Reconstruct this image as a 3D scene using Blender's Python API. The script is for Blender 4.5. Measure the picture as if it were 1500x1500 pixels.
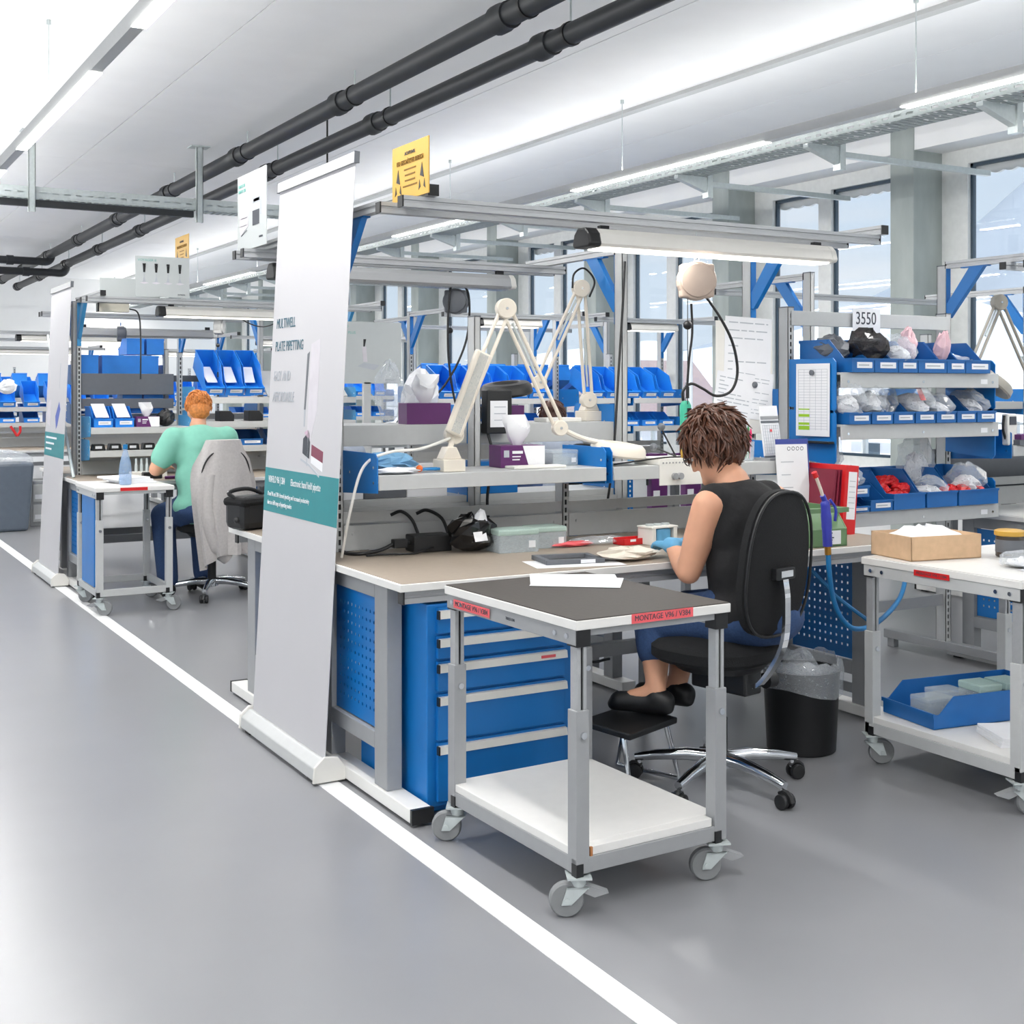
import bpy, bmesh, math, random
from mathutils import Vector, Matrix
R = math.radians
rnd = random.Random(7)
for o in list(bpy.data.objects):
    bpy.data.objects.remove(o)
scn = bpy.context.scene
C = scn.collection

# ------------------------------------------------------------------ camera
cd = bpy.data.cameras.new('camera')
cam = bpy.data.objects.new('camera', cd); C.objects.link(cam)
cam.location = (0, 0, 1.5)
cam.rotation_euler = (R(90), 0, R(-29.879))
cd.sensor_width = 36; cd.sensor_fit = 'HORIZONTAL'
cd.lens = 36 * 1838 / 1500
cd.shift_y = -179 / 1500
cd.clip_start = .05; cd.clip_end = 3000
scn.camera = cam

# ------------------------------------------------------------------ world / exposure
scn.view_settings.view_transform = 'Standard'
scn.view_settings.look = 'None'
scn.view_settings.gamma = 1
scn.view_settings.use_curve_mapping = False
scn.view_settings.exposure = 0.1
LAMP = 13.0          # ceiling tube radiance
SKY = .88
w = bpy.data.worlds.new('sky'); scn.world = w; w.use_nodes = True
nt = w.node_tree; nt.nodes.clear()
out = nt.nodes.new('ShaderNodeOutputWorld'); bg = nt.nodes.new('ShaderNodeBackground')
tc = nt.nodes.new('ShaderNodeTexCoord'); sep = nt.nodes.new('ShaderNodeSeparateXYZ')
cr = nt.nodes.new('ShaderNodeValToRGB')
cr.color_ramp.elements[0].position = 0.0; cr.color_ramp.elements[0].color = (.74, .87, 1, 1)
cr.color_ramp.elements[1].position = .8; cr.color_ramp.elements[1].color = (.50, .70, .98, 1)
ns = nt.nodes.new('ShaderNodeTexNoise'); ns.inputs['Scale'].default_value = 3.0; ns.inputs['Detail'].default_value = 6
mp = nt.nodes.new('ShaderNodeMapping'); mp.inputs['Scale'].default_value = (1, 1, 5)
cl = nt.nodes.new('ShaderNodeValToRGB')
cl.color_ramp.elements[0].position = .52; cl.color_ramp.elements[0].color = (0, 0, 0, 1)
cl.color_ramp.elements[1].position = .7; cl.color_ramp.elements[1].color = (.6, .6, .6, 1)
mx = nt.nodes.new('ShaderNodeMix'); mx.data_type = 'RGBA'
mx.inputs[7].default_value = (1, 1, 1, 1)
L = nt.links.new
L(tc.outputs['Generated'], sep.inputs[0]); L(sep.outputs[2], cr.inputs[0])
L(tc.outputs['Generated'], mp.inputs[0]); L(mp.outputs[0], ns.inputs['Vector']); L(ns.outputs[0], cl.inputs[0])
L(cl.outputs[0], mx.inputs[0]); L(cr.outputs[0], mx.inputs[6])
L(mx.outputs[2], bg.inputs[0]); bg.inputs[1].default_value = SKY
L(bg.outputs[0], out.inputs[0])
# daylight from a low winter sun on the far side of the building
sd = bpy.data.lights.new('sun', 'SUN'); sd.energy = 5.5; sd.angle = R(2); sd.color = (1, .95, .88)
so = bpy.data.objects.new('sun', sd); C.objects.link(so); so.location = (-20, -10, 30)
so.rotation_euler = (R(38), 0, R(-62))

# ------------------------------------------------------------------ helpers
def lin(c):
    return tuple(((x / 255) / 12.92 if x / 255 <= .04045 else ((x / 255 + .055) / 1.055) ** 2.4) for x in c)

def mat(name, rgb, rough=.5, metal=0.0, var=.04, scale=18, bump=0.0, spec=.5, alpha=None, trans=0.0, emit=None, coat=0.0, stretch=(1, 1, 1), sub=0.0):
    m = bpy.data.materials.new(name); m.use_nodes = True
    t = m.node_tree; b = t.nodes['Principled BSDF']
    b.inputs['Roughness'].default_value = rough; b.inputs['Metallic'].default_value = metal
    b.inputs['Specular IOR Level'].default_value = spec
    col = lin(rgb)
    tcn = t.nodes.new('ShaderNodeTexCoord'); mpn = t.nodes.new('ShaderNodeMapping'); mpn.inputs['Scale'].default_value = stretch
    n = t.nodes.new('ShaderNodeTexNoise'); n.inputs['Scale'].default_value = scale; n.inputs['Detail'].default_value = 4
    r = t.nodes.new('ShaderNodeValToRGB')
    r.color_ramp.elements[0].position = .3; r.color_ramp.elements[1].position = .7
    r.color_ramp.elements[0].color = tuple(max(0, x * (1 - var)) for x in col) + (1,)
    r.color_ramp.elements[1].color = tuple(min(1, x * (1 + var)) for x in col) + (1,)
    l = t.links.new
    l(tcn.outputs['Object'], mpn.inputs[0]); l(mpn.outputs[0], n.inputs['Vector']); l(n.outputs[0], r.inputs[0])
    l(r.outputs[0], b.inputs['Base Color'])
    if bump:
        bn = t.nodes.new('ShaderNodeBump'); bn.inputs['Strength'].default_value = bump; bn.inputs['Distance'].default_value = .01
        l(n.outputs[0], bn.inputs['Height']); l(bn.outputs[0], b.inputs['Normal'])
    if alpha is not None: b.inputs['Alpha'].default_value = alpha
    if trans: b.inputs['Transmission Weight'].default_value = trans
    if coat: b.inputs['Coat Weight'].default_value = coat
    if sub:
        b.inputs['Subsurface Weight'].default_value = sub; b.inputs['Subsurface Radius'].default_value = (.02, .01, .006)
    if emit:
        b.inputs['Emission Color'].default_value = (1, .98, .95, 1); b.inputs['Emission Strength'].default_value = emit
    return m

def film(name, rgb, op, rough=.15):
    """thin clear plastic or glass: mostly see-through, a little diffuse and gloss"""
    m = bpy.data.materials.new(name); m.use_nodes = True
    t = m.node_tree; t.nodes.clear()
    o = t.nodes.new('ShaderNodeOutputMaterial'); a = t.nodes.new('ShaderNodeMixShader'); b2 = t.nodes.new('ShaderNodeMixShader')
    tr = t.nodes.new('ShaderNodeBsdfTransparent'); df = t.nodes.new('ShaderNodeBsdfDiffuse'); gl = t.nodes.new('ShaderNodeBsdfGlossy')
    n = t.nodes.new('ShaderNodeTexNoise'); n.inputs['Scale'].default_value = 30
    mr = t.nodes.new('ShaderNodeMapRange'); mr.inputs['To Min'].default_value = op * .7; mr.inputs['To Max'].default_value = op * 1.3
    lw = t.nodes.new('ShaderNodeLayerWeight'); pw = t.nodes.new('ShaderNodeMath'); pw.operation = 'POWER'; pw.inputs[1].default_value = 5
    fr = t.nodes.new('ShaderNodeMath'); fr.operation = 'MULTIPLY_ADD'; fr.inputs[1].default_value = .3; fr.inputs[2].default_value = .03
    df.inputs[0].default_value = lin(rgb) + (1,); gl.inputs['Roughness'].default_value = rough
    tr.inputs[0].default_value = (1, 1, 1, 1)
    l = t.links.new
    l(lw.outputs['Facing'], pw.inputs[0]); l(pw.outputs[0], fr.inputs[0])
    l(n.outputs[0], mr.inputs[0]); l(mr.outputs[0], a.inputs[0])
    l(tr.outputs[0], a.inputs[1]); l(df.outputs[0], a.inputs[2])
    l(fr.outputs[0], b2.inputs[0]); l(a.outputs[0], b2.inputs[1]); l(gl.outputs[0], b2.inputs[2]); l(b2.outputs[0], o.inputs[0])
    return m

def emission(name, rgb, s):
    m = bpy.data.materials.new(name); m.use_nodes = True
    t = m.node_tree; t.nodes.clear()
    o = t.nodes.new('ShaderNodeOutputMaterial'); e = t.nodes.new('ShaderNodeEmission')
    e.inputs[0].default_value = lin(rgb) + (1,); e.inputs[1].default_value = s
    t.links.new(e.outputs[0], o.inputs[0]); return m

def M4(loc=(0, 0, 0), rot=None):
    m = Matrix.Translation(Vector(loc))
    return m @ rot.to_4x4() if rot is not None else m

def RZ(a): return Matrix.Rotation(R(a), 3, 'Z')
def RX(a): return Matrix.Rotation(R(a), 3, 'X')
def RY(a): return Matrix.Rotation(R(a), 3, 'Y')

class MB:
    def __init__(s):
        s.v = []; s.f = []; s.s = []
    def add(s, vs, fs, smooth=False, M=None):
        b = len(s.v)
        if M is not None: vs = [M @ Vector(v) for v in vs]
        s.v += [tuple(v) for v in vs]
        for f in fs:
            s.f.append(tuple(i + b for i in f)); s.s.append(smooth)
        return s
    def box(s, x0, x1, y0, y1, z0, z1, M=None):
        vs = [(x0, y0, z0), (x1, y0, z0), (x1, y1, z0), (x0, y1, z0), (x0, y0, z1), (x1, y0, z1), (x1, y1, z1), (x0, y1, z1)]
        return s.add(vs, [(0, 3, 2, 1), (4, 5, 6, 7), (0, 1, 5, 4), (1, 2, 6, 5), (2, 3, 7, 6), (3, 0, 4, 7)], M=M)
    def cbox(s, c, d, rot=None):
        return s.box(-d[0] / 2, d[0] / 2, -d[1] / 2, d[1] / 2, -d[2] / 2, d[2] / 2, M4(c, rot))
    def prism(s, poly, axis, a, b, M=None, smooth=False):
        n = len(poly)
        def p(q, t):
            return {'x': (t, q[0], q[1]), 'y': (q[0], t, q[1]), 'z': (q[0], q[1], t)}[axis]
        vs = [p(q, a) for q in poly] + [p(q, b) for q in poly]
        ar = sum(poly[i][0] * poly[(i + 1) % n][1] - poly[(i + 1) % n][0] * poly[i][1] for i in range(n))
        flip = (ar > 0) == (axis in 'xz')
        fs = [tuple(range(n)), tuple(range(2 * n - 1, n - 1, -1))]
        fs += [(i + n, (i + 1) % n + n, (i + 1) % n, i) for i in range(n)]
        if b < a: flip = not flip
        if flip: fs = [tuple(reversed(f)) for f in fs]
        bb = len(s.f)
        s.add(vs, fs, False, M)
        if smooth:
            for i in range(bb + 2, len(s.f)): s.s[i] = True
        return s
    def tube(s, pts, r, n=8, cap=True, smooth=True):
        pts = [Vector(p) for p in pts]
        k = len(pts)
        rs = r if isinstance(r, (list, tuple)) else [r] * k
        vs = []; fs = []
        t0 = (pts[1] - pts[0]).normalized()
        up = Vector((0, 0, 1)) if abs(t0.z) < .9 else Vector((1, 0, 0))
        nx = t0.cross(up).normalized()
        for i in range(k):
            t = (pts[min(i + 1, k - 1)] - pts[max(i - 1, 0)])
            t = t.normalized() if t.length > 1e-9 else t0
            nx = nx - t * nx.dot(t)
            nx = nx.normalized() if nx.length > 1e-6 else t.orthogonal().normalized()
            ny = t.cross(nx)
            for j in range(n):
                a = 2 * math.pi * j / n
                vs.append(pts[i] + (nx * math.cos(a) + ny * math.sin(a)) * rs[i])
        for i in range(k - 1):
            for j in range(n):
                fs.append((i * n + j, i * n + (j + 1) % n, (i + 1) * n + (j + 1) % n, (i + 1) * n + j))
        s.add(vs, fs, smooth)
        if cap:
            b = len(s.v) - len(vs)
            s.f.append(tuple(b + j for j in reversed(range(n)))); s.s.append(False)
            s.f.append(tuple(b + (k - 1) * n + j for j in range(n))); s.s.append(False)
        return s
    def cyl(s, p0, p1, r0, r1=None, n=16):
        return s.tube([p0, p1], [r0, r0 if r1 is None else r1], n)
    def lathe(s, prof, n=20, M=None, smooth=True):
        vs = []; fs = []
        for (r, z) in prof:
            for j in range(n):
                a = 2 * math.pi * j / n
                vs.append((r * math.cos(a), r * math.sin(a), z))
        for i in range(len(prof) - 1):
            for j in range(n):
                fs.append((i * n + j, i * n + (j + 1) % n, (i + 1) * n + (j + 1) % n, (i + 1) * n + j))
        s.add(vs, fs, smooth, M)
        b = len(s.v) - len(vs)
        if prof[0][0] > 1e-5: s.f.append(tuple(b + j for j in reversed(range(n)))); s.s.append(False)
        if prof[-1][0] > 1e-5: s.f.append(tuple(b + (len(prof) - 1) * n + j for j in range(n))); s.s.append(False)
        return s
    def ball(s, c, r, n=14, m=9, rot=None):
        rx, ry, rz = r if isinstance(r, (list, tuple)) else (r, r, r)
        vs = []; fs = []
        for i in range(m + 1):
            th = math.pi * i / m
            for j in range(n):
                a = 2 * math.pi * j / n
                vs.append((rx * math.sin(th) * math.cos(a), ry * math.sin(th) * math.sin(a), -rz * math.cos(th)))
        for i in range(m):
            for j in range(n):
                fs.append((i * n + j, i * n + (j + 1) % n, (i + 1) * n + (j + 1) % n, (i + 1) * n + j))
        return s.add(vs, fs, True, M4(c, rot))
    def cap(s, p0, p1, r0, r1, n=14):
        """tapered capsule"""
        p0 = Vector(p0); p1 = Vector(p1); s.tube([p0, p1], [r0, r1], n); s.ball(p0, r0, n, 8); s.ball(p1, r1, n, 8); return s
    def holes(s, o, ax, bx, tv, na, nb, pitch, hole, ma, mb):
        """sheet with na x nb real square holes; o corner, ax/bx unit directions, tv thickness vector"""
        o = Vector(o); ax = Vector(ax); bx = Vector(bx); tv = Vector(tv)
        pt = pitch if isinstance(pitch, tuple) else (pitch, pitch); ht = hole if isinstance(hole, tuple) else (hole, hole)
        def lines(n, m, p_, h_):
            q = [0]
            for i in range(n): q += [m + i * p_, m + i * p_ + h_]
            q.append(m * 2 + (n - 1) * p_ + h_); return q
        A = lines(na, ma, pt[0], ht[0]); B = lines(nb, mb, pt[1], ht[1]); W = len(A); H = len(B)
        vs = [o + ax * a + bx * b for b in B for a in A]; vs += [v + tv for v in vs]
        N = W * H; fs = []
        def isH(i, j): return i % 2 == 1 and j % 2 == 1 and 0 < i < W - 1 and 0 < j < H - 1
        for j in range(H - 1):
            for i in range(W - 1):
                q = (j * W + i, j * W + i + 1, (j + 1) * W + i + 1, (j + 1) * W + i)
                if isH(i, j):
                    for k in range(4):
                        a, b = q[k], q[(k + 1) % 4]; fs.append((a, a + N, b + N, b))
                else:
                    fs.append(q); fs.append(tuple(x + N for x in reversed(q)))
        ring = list(range(W)) + [j * W + W - 1 for j in range(1, H)] + [(H - 1) * W + i for i in range(W - 2, -1, -1)] + [j * W for j in range(H - 2, 0, -1)]
        for k in range(len(ring)):
            a, b = ring[k], ring[(k + 1) % len(ring)]; fs.append((a, b, b + N, a + N))
        return s.add(vs, fs)

def mesh_of(mb, name, m):
    me = bpy.data.meshes.new(name)
    me.from_pydata(mb.v, [], mb.f); me.update()
    me.polygons.foreach_set('use_smooth', mb.s)
    if any(mb.s): me.set_sharp_from_angle(angle=R(38))
    if m: me.materials.append(m)
    return me

def obj(name, mb, m, parent=None, bevel=0, label=None):
    o = bpy.data.objects.new(name, mesh_of(mb, name, m)); C.objects.link(o)
    if parent is not None: o.parent = parent
    if bevel:
        md = o.modifiers.new('edge', 'BEVEL'); md.width = bevel; md.segments = 2; md.limit_method = 'ANGLE'; md.angle_limit = R(40)
    if label: o['label'] = label
    return o

def tag(o, label, cat, group=None):
    o['label'] = label; o['category'] = cat
    if group: o['group'] = group
    return o

def thing(name, label, cat, loc=(0, 0, 0), rz=0, group=None):
    o = bpy.data.objects.new(name, None); C.objects.link(o); o.empty_display_size = .1
    o.location = loc; o.rotation_euler = (0, 0, R(rz))
    return tag(o, label, cat, group)

def struct(name, mb, m, parent=None, bevel=0):
    o = obj(name, mb, m, parent, bevel)
    if parent is None: o['kind'] = 'structure'
    return o

def dup(root, loc, rz=None, label=None, group=None, scale=None):
    def cp(o, par):
        c = o.copy(); C.objects.link(c); c.parent = par
        for ch in o.children: cp(ch, c)
        return c
    r = cp(root, None); r.location = loc
    if rz is not None: r.rotation_euler = (root.rotation_euler[0], root.rotation_euler[1], R(rz))
    if label: r['label'] = label
    if group: r['group'] = group
    if scale: r.scale = scale
    return r

def spline(pts, n=8):
    P = [Vector(p) for p in pts]; P = [P[0] * 2 - P[1]] + P + [P[-1] * 2 - P[-2]]
    o = []
    for i in range(1, len(P) - 2):
        a, b, c, d = P[i - 1:i + 3]
        for k in range(n):
            t = k / n
            o.append(.5 * ((2 * b) + (c - a) * t + (2 * a - 5 * b + 4 * c - d) * t * t + (3 * b - a - 3 * c + d) * t ** 3))
    o.append(P[-2]); return o

def text(parent, body, size, M, m, name='lettering', sx=1.0, align='CENTER', ext=.0008):
    cu = bpy.data.curves.new(name, 'FONT'); cu.body = body; cu.size = size; cu.extrude = ext
    cu.align_x = align; cu.align_y = 'CENTER'; cu.resolution_u = 3
    t = bpy.data.objects.new('tmp_text', cu); C.objects.link(t)
    dg = bpy.context.evaluated_depsgraph_get()
    me = bpy.data.meshes.new_from_object(t.evaluated_get(dg)); bpy.data.objects.remove(t)
    me.transform(M @ Matrix.Diagonal((sx, 1, 1, 1))); me.materials.clear(); me.materials.append(m)
    o = bpy.data.objects.new(name, me); C.objects.link(o)
    if parent is not None: o.parent = parent
    return o

def frame(origin, xdir, ydir):
    x = Vector(xdir).normalized(); y = Vector(ydir); y = (y - x * y.dot(x)).normalized(); z = x.cross(y)
    m = Matrix((x, y, z)).transposed().to_4x4(); m.translation = Vector(origin); return m

ORD = ['first', 'second', 'third', 'fourth', 'fifth', 'sixth', 'seventh', 'eighth', 'ninth', 'tenth', 'eleventh', 'twelfth']

# ------------------------------------------------------------------ materials
MT = {}
MT['floor'] = mat('floor_resin', (138, 139, 142), .28, 0, .03, 2.0, .02, .45)
MT['line'] = mat('line_paint', (232, 233, 233), .45)
MT['ceil'] = mat('ceiling_paint', (242, 243, 244), .8, 0, .015, 3)
MT['wall'] = mat('wall_paint', (243, 244, 244), .8, 0, .015, 3)
MT['concrete'] = mat('concrete', (166, 174, 171), .85, 0, .14, 5, .15, stretch=(1, 1, .35))
MT['frame'] = mat('window_frame', (228, 230, 228), .5)
MT['seal'] = mat('window_seal', (60, 78, 92), .5)
MT['metal'] = mat('light_grey_paint', (188, 190, 190), .42, 0, .02, 30)
MT['metal2'] = mat('mid_grey_paint', (150, 152, 154), .45, 0, .02, 30)
MT['dgrey'] = mat('dark_grey_paint', (98, 102, 108), .5, 0, .03, 30)
MT['alu'] = mat('aluminium', (176, 178, 180), .38, .35, .03, 60, stretch=(.1, 1, 1))
MT['zinc'] = mat('zinc_tray', (196, 204, 204), .4, .3, .05, 40)
MT['tray'] = mat('tray_zinc', (146, 154, 154), .5, .2, .06, 40)
MT['chrome'] = mat('chrome', (225, 228, 232), .12, 1, .01)
MT['black'] = mat('black_plastic', (24, 25, 27), .45, 0, .08)
MT['pipe'] = mat('black_pipe', (38, 41, 44), .5, 0, .08, 6)
MT['fabric'] = mat('black_fabric', (20, 21, 23), .95, 0, .2, 260, .3)
MT['blue'] = mat('blue_paint', (10, 114, 190), .4, 0, .03, 8)
MT['bin'] = mat('blue_bin_plastic', (26, 98, 166), .4, 0, .05, 12)
MT['bin2'] = mat('bright_blue_bin_plastic', (32, 130, 224), .4, 0, .05, 12)
MT['skyblue'] = mat('light_blue_paint', (62, 150, 205), .4, 0, .03, 8)
MT['white'] = mat('white_laminate', (226, 225, 222), .4, 0, .015, 20)
MT['whitep'] = mat('white_plastic', (228, 226, 220), .4, 0, .015, 20)
MT['cream'] = mat('cream_plastic', (222, 214, 200), .4, 0, .015, 20)
MT['mat'] = mat('bench_mat', (158, 146, 132), .5, 0, .03, 40)
MT['dmat'] = mat('rubber_mat', (62, 57, 53), .65, 0, .05, 60, .05)
MT['rubber'] = mat('grey_rubber', (128, 130, 132), .6, 0, .04)
MT['paper'] = mat('paper', (233, 234, 237), .8, 0, .02, 9)
MT['ink'] = mat('ink', (70, 74, 82), .8)
MT['inkl'] = mat('pale_ink', (178, 183, 190), .8)
MT['red'] = mat('red_plastic', (206, 30, 34), .4, 0, .05)
MT['redtape'] = mat('red_tape', (226, 92, 98), .5, 0, .04)
MT['yellow'] = mat('yellow_sign', (196, 154, 62), .5, 0, .03)
MT['teal'] = mat('teal_print', (34, 132, 138), .5, 0, .02)
MT['banner'] = mat('banner_film', (196, 195, 198), .55, 0, .01, 3)
MT['purple'] = mat('purple_card', (92, 36, 98), .45, 0, .06)
MT['green'] = mat('green_plastic', (104, 138, 98), .45, 0, .05)
MT['card'] = mat('cardboard', (205, 172, 138), .85, 0, .06, 30)
MT['greytub'] = mat('grey_tub', (92, 102, 114), .5, 0, .04)
MT['clear'] = film('clear_plastic', (225, 235, 240), .28)
MT['bag'] = film('plastic_bag', (228, 234, 240), .27, .12)
MT['glass'] = film('window_glass', (225, 240, 250), .03, .02)
MT['skin'] = mat('skin', (214, 160, 130), .5, 0, .05, 14, sub=.1)
MT['orange'] = mat('orange_plastic', (232, 110, 40), .5)
MT['tape'] = mat('brown_wood', (168, 112, 66), .6)
MT['cable_blue'] = mat('blue_hose', (28, 120, 180), .4)
MT['violet'] = mat('violet_grip', (52, 62, 170), .3, 0, .1)
MT['brass'] = mat('brass', (190, 140, 60), .3, .8)
MT['glove'] = mat('nitrile_glove', (92, 160, 202), .55, 0, .08, 30)
MT['tube'] = emission('lit_tube', (255, 253, 248), LAMP)
# ------------------------------------------------------------------ the hall
CZ = 3.8; WX = 7.9; GX = 8.24
YB0, YB1, XL = -5.0, 27.0, -7.0
b = MB(); b.box(XL, 8.6, YB0, YB1, -.2, 0); struct('floor', b, MT['floor'])
b = MB(); b.box(1.735, 1.815, YB0, YB1, 0, .0025); struct('trim_1', b, MT['line'])
# ceiling slabs with open joints under a backing deck
b = MB(); b.box(XL, 8.6, YB0, YB1, CZ + .05, CZ + .25); ceil = struct('ceiling', b, MT['ceil'])
xs = [-7.0, -4.0, -1.84, .32, 2.48, 4.64, 6.8, 8.6]
ys = [YB0, 4.0, 13.0, 20.0, 27.0]
for i in range(len(xs) - 1):
    for j in range(len(ys) - 1):
        b = MB(); b.box(xs[i] + .004, xs[i + 1] - .004, ys[j] + .004, ys[j + 1] - .004, CZ, CZ + .05)
        obj('ceiling_panel', b, MT['ceil'], ceil)
b = MB(); b.box(5.93, 6.01, YB0, YB1, CZ - .03, CZ - .0005); struct('trim_2', b, MT['metal'])
b = MB(); b.box(XL - .2, XL, YB0, YB1, 0, .9); b.box(XL - .2, XL, YB0, YB1, 3.3, CZ)
LW = [YB0 + 3.2 * k for k in range(11)]
for y in LW: b.box(XL - .2, XL, max(YB0, y - .2), min(YB1, y + .2), .9, 3.3)
struct('wall_left', b, MT['wall'])
for k in range(10):  # unseen windows, added to bring in daylight from the left
    b = MB(); ya, yb = LW[k] + .2, LW[k + 1] - .2
    b.box(XL - .14, XL - .06, ya, ya + .07, .9, 3.3); b.box(XL - .14, XL - .06, yb - .07, yb, .9, 3.3); b.box(XL - .14, XL - .06, ya, yb, .9, .97); b.box(XL - .14, XL - .06, ya, yb, 3.23, 3.3)
    w_ = struct('window_%d' % (31 + k), b, MT['frame'])
    b = MB(); b.box(XL - .105, XL - .095, ya + .07, yb - .07, .97, 3.23); obj('pane', b, MT['glass'], w_)
    ld = bpy.data.lights.new('portal', 'AREA'); ld.shape = 'RECTANGLE'; ld.size = 2.3; ld.size_y = 2.7; ld.cycles.is_portal = True
    lo = bpy.data.objects.new('portal', ld); C.objects.link(lo); lo.location = (XL - .25, (ya + yb) / 2, 2.1); lo.rotation_euler = (0, R(-90), 0)
b = MB(); b.box(XL, 8.6, YB1, YB1 + .2, 0, CZ); struct('wall_back', b, MT['wall'])
b = MB(); b.box(XL, 8.6, YB0 - .2, YB0, 0, CZ); struct('wall_front', b, MT['wall'])
# window wall: parapet, lintel, sill, columns
SILL = .82; HEAD = 3.44
SP = 2.31; Y0 = .938 * WX - .23      # first visible column, far edge at Y0+.23
cols = [Y0 + SP * k for k in range(-5, 9)]
b = MB(); b.box(GX - .1, 8.6, YB0, YB1, 0, SILL); b.box(GX - .1, 8.6, YB0, YB1, HEAD + .02, CZ); wallr = struct('wall_right', b, MT['wall'])
b = MB(); b.box(WX - .02, GX, YB0, YB1, HEAD, CZ - .002)
struct('trim_3', b, MT['wall'])
b = MB(); b.box(GX - .24, GX - .1, YB0, YB1, SILL - .04, SILL); struct('trim_4', b, MT['frame'])
for k, y in enumerate(cols):
    b = MB(); b.box(WX - .03, GX + .05, y, y + .25, 0, CZ - .003)
    o = obj('column', b, MT['concrete'], wallr, .008)
for k in range(len(cols) - 1):
    ya = cols[k] + .25; yb = cols[k + 1]
    b = MB(); f0, f1 = GX - .04, GX + .06; z0, z1 = SILL, HEAD
    b.box(f0, f1, ya, ya + .09, z0, z1); b.box(f0, f1, yb - .26, yb, z0, z1)
    big = (k % 4 == 0)
    ym = yb - .26 - (.62 if not big else .0)
    if not big: b.box(f0, f1, ym - .16, ym, z0, z1)
    for (p, q) in ([(ya + .09, yb - .26)] if big else [(ya + .09, ym - .16), (ym, yb - .26)]):
        b.box(f0 + .001, f1, p, q, z0, z0 + .09); b.box(f0 + .001, f1, p, q, z1 - .12, z1)
    win = struct('window_%d' % (k + 1), b, MT['frame'])
    segs = [(ya + .09, ym - (.16 if not big else 0))] + ([(ym, yb - .26)] if not big else [])
    for (p, q) in segs:
        c = MB(); c.box(GX + .005, GX + .012, p, q, z0 + .09, z1 - .12); obj('pane', c, MT['glass'], win)
        c = MB()
        for (s0, s1) in ((p, p + .025), (q - .025, q)): c.box(GX - .005, GX + .03, s0, s1, z0 + .09, z1 - .12)
        c.box(GX - .005, GX + .03, p, q, z0 + .09, z0 + .115); c.box(GX - .005, GX + .03, p, q, z1 - .145, z1 - .12)
        obj('gasket', c, MT['seal'], win)
        # folded slat blind drawn up behind the glass
        c = MB(); ny = max(3, int((q - p) / .13)); n2 = ny * 6
        top = [(p + (q - p) * i / n2) for i in range(n2 + 1)]
        for i in range(n2):
            a0, a1 = top[i], top[i + 1]
            d0 = .035 + .018 * abs(math.sin(math.pi * ny * i / n2)); d1 = .035 + .018 * abs(math.sin(math.pi * ny * (i + 1) / n2))
            zt = z1 - .12
            c.add([(GX + .06, a0, zt), (GX + .06, a1, zt), (GX + .06, a1, zt - d1 - .04), (GX + .06, a0, zt - d0 - .04),
                   (GX + .09, a0, zt), (GX + .09, a1, zt), (GX + .09, a1, zt - d1 - .04), (GX + .09, a0, zt - d0 - .04)],
                  [(0, 1, 2, 3), (7, 6, 5, 4), (3, 2, 6, 7)])
        obj('blind', c, MT['frame'], win)
# daylight portals in the window openings
for k in range(len(cols) - 1):
    ld = bpy.data.lights.new('portal', 'AREA'); ld.shape = 'RECTANGLE'; ld.size = HEAD - SILL; ld.size_y = SP - .3
    ld.cycles.is_portal = True
    lo = bpy.data.objects.new('portal', ld); C.objects.link(lo)
    lo.location = (GX + .12, cols[k] + .25 + (SP - .25) / 2, (SILL + HEAD) / 2); lo.rotation_euler = (0, R(90), 0)

# ------------------------------------------------------------------ outside
def terrain(name, x0, x1, y0, y1, nx, ny, fn, m, label, cat):
    vs = []; fs = []
    for j in range(ny + 1):
        for i in range(nx + 1):
            x = x0 + (x1 - x0) * i / nx; y = y0 + (y1 - y0) * j / ny
            vs.append((x, y, fn(x, y)))
    for j in range(ny):
        for i in range(nx):
            a = j * (nx + 1) + i; fs.append((a, a + 1, a + nx + 2, a + nx + 1))
    b = MB(); b.add(vs, fs, True); o = obj(name, b, m); tag(o, label, cat); return o
MT['snow'] = mat('snow', (236, 241, 247), .9, 0, .03, .05)
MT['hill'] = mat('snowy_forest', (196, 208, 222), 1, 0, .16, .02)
MT['mount'] = mat('mountain', (138, 150, 164), 1, 0, .1, .006)  # distance haze is mixed into this blue-grey base colour
def gfn(x, y):
    return -5 + 12 * max(0, (x - 90) / 200) + 1.2 * math.sin(x * .05 + y * .03) * min(1, max(0, x - 30) / 60)
terrain('snow_field', 9, 290, -120, 420, 40, 60, gfn, MT['snow'], 'snow covered ground outside the windows', 'snow')
def hfn(x, y):
    t = (x - 290) / 160
    return 5 + 26 * t + 9 * math.sin(y * .018 + 1) * t + 5 * math.sin(y * .06 + x * .02) * t
terrain('snowy_hill', 285, 450, -120, 640, 20, 70, hfn, MT['hill'], 'pale snowy hill with woods beyond the roofs', 'hill')
def mfn(x, y):
    t = (x - 700) / 300
    return 20 + t * (330 * math.exp(-((y - 420) / 420) ** 2) + 20 * math.sin(y * .02)) + 8 * math.sin(y * .05 + x * .02)
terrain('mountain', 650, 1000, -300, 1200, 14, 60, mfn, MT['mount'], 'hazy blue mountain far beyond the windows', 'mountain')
MT['roof'] = mat('roof_brown', (150, 136, 138), .9, 0, .06, 2)
MT['house'] = mat('house_render', (214, 216, 220), .9)
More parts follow.
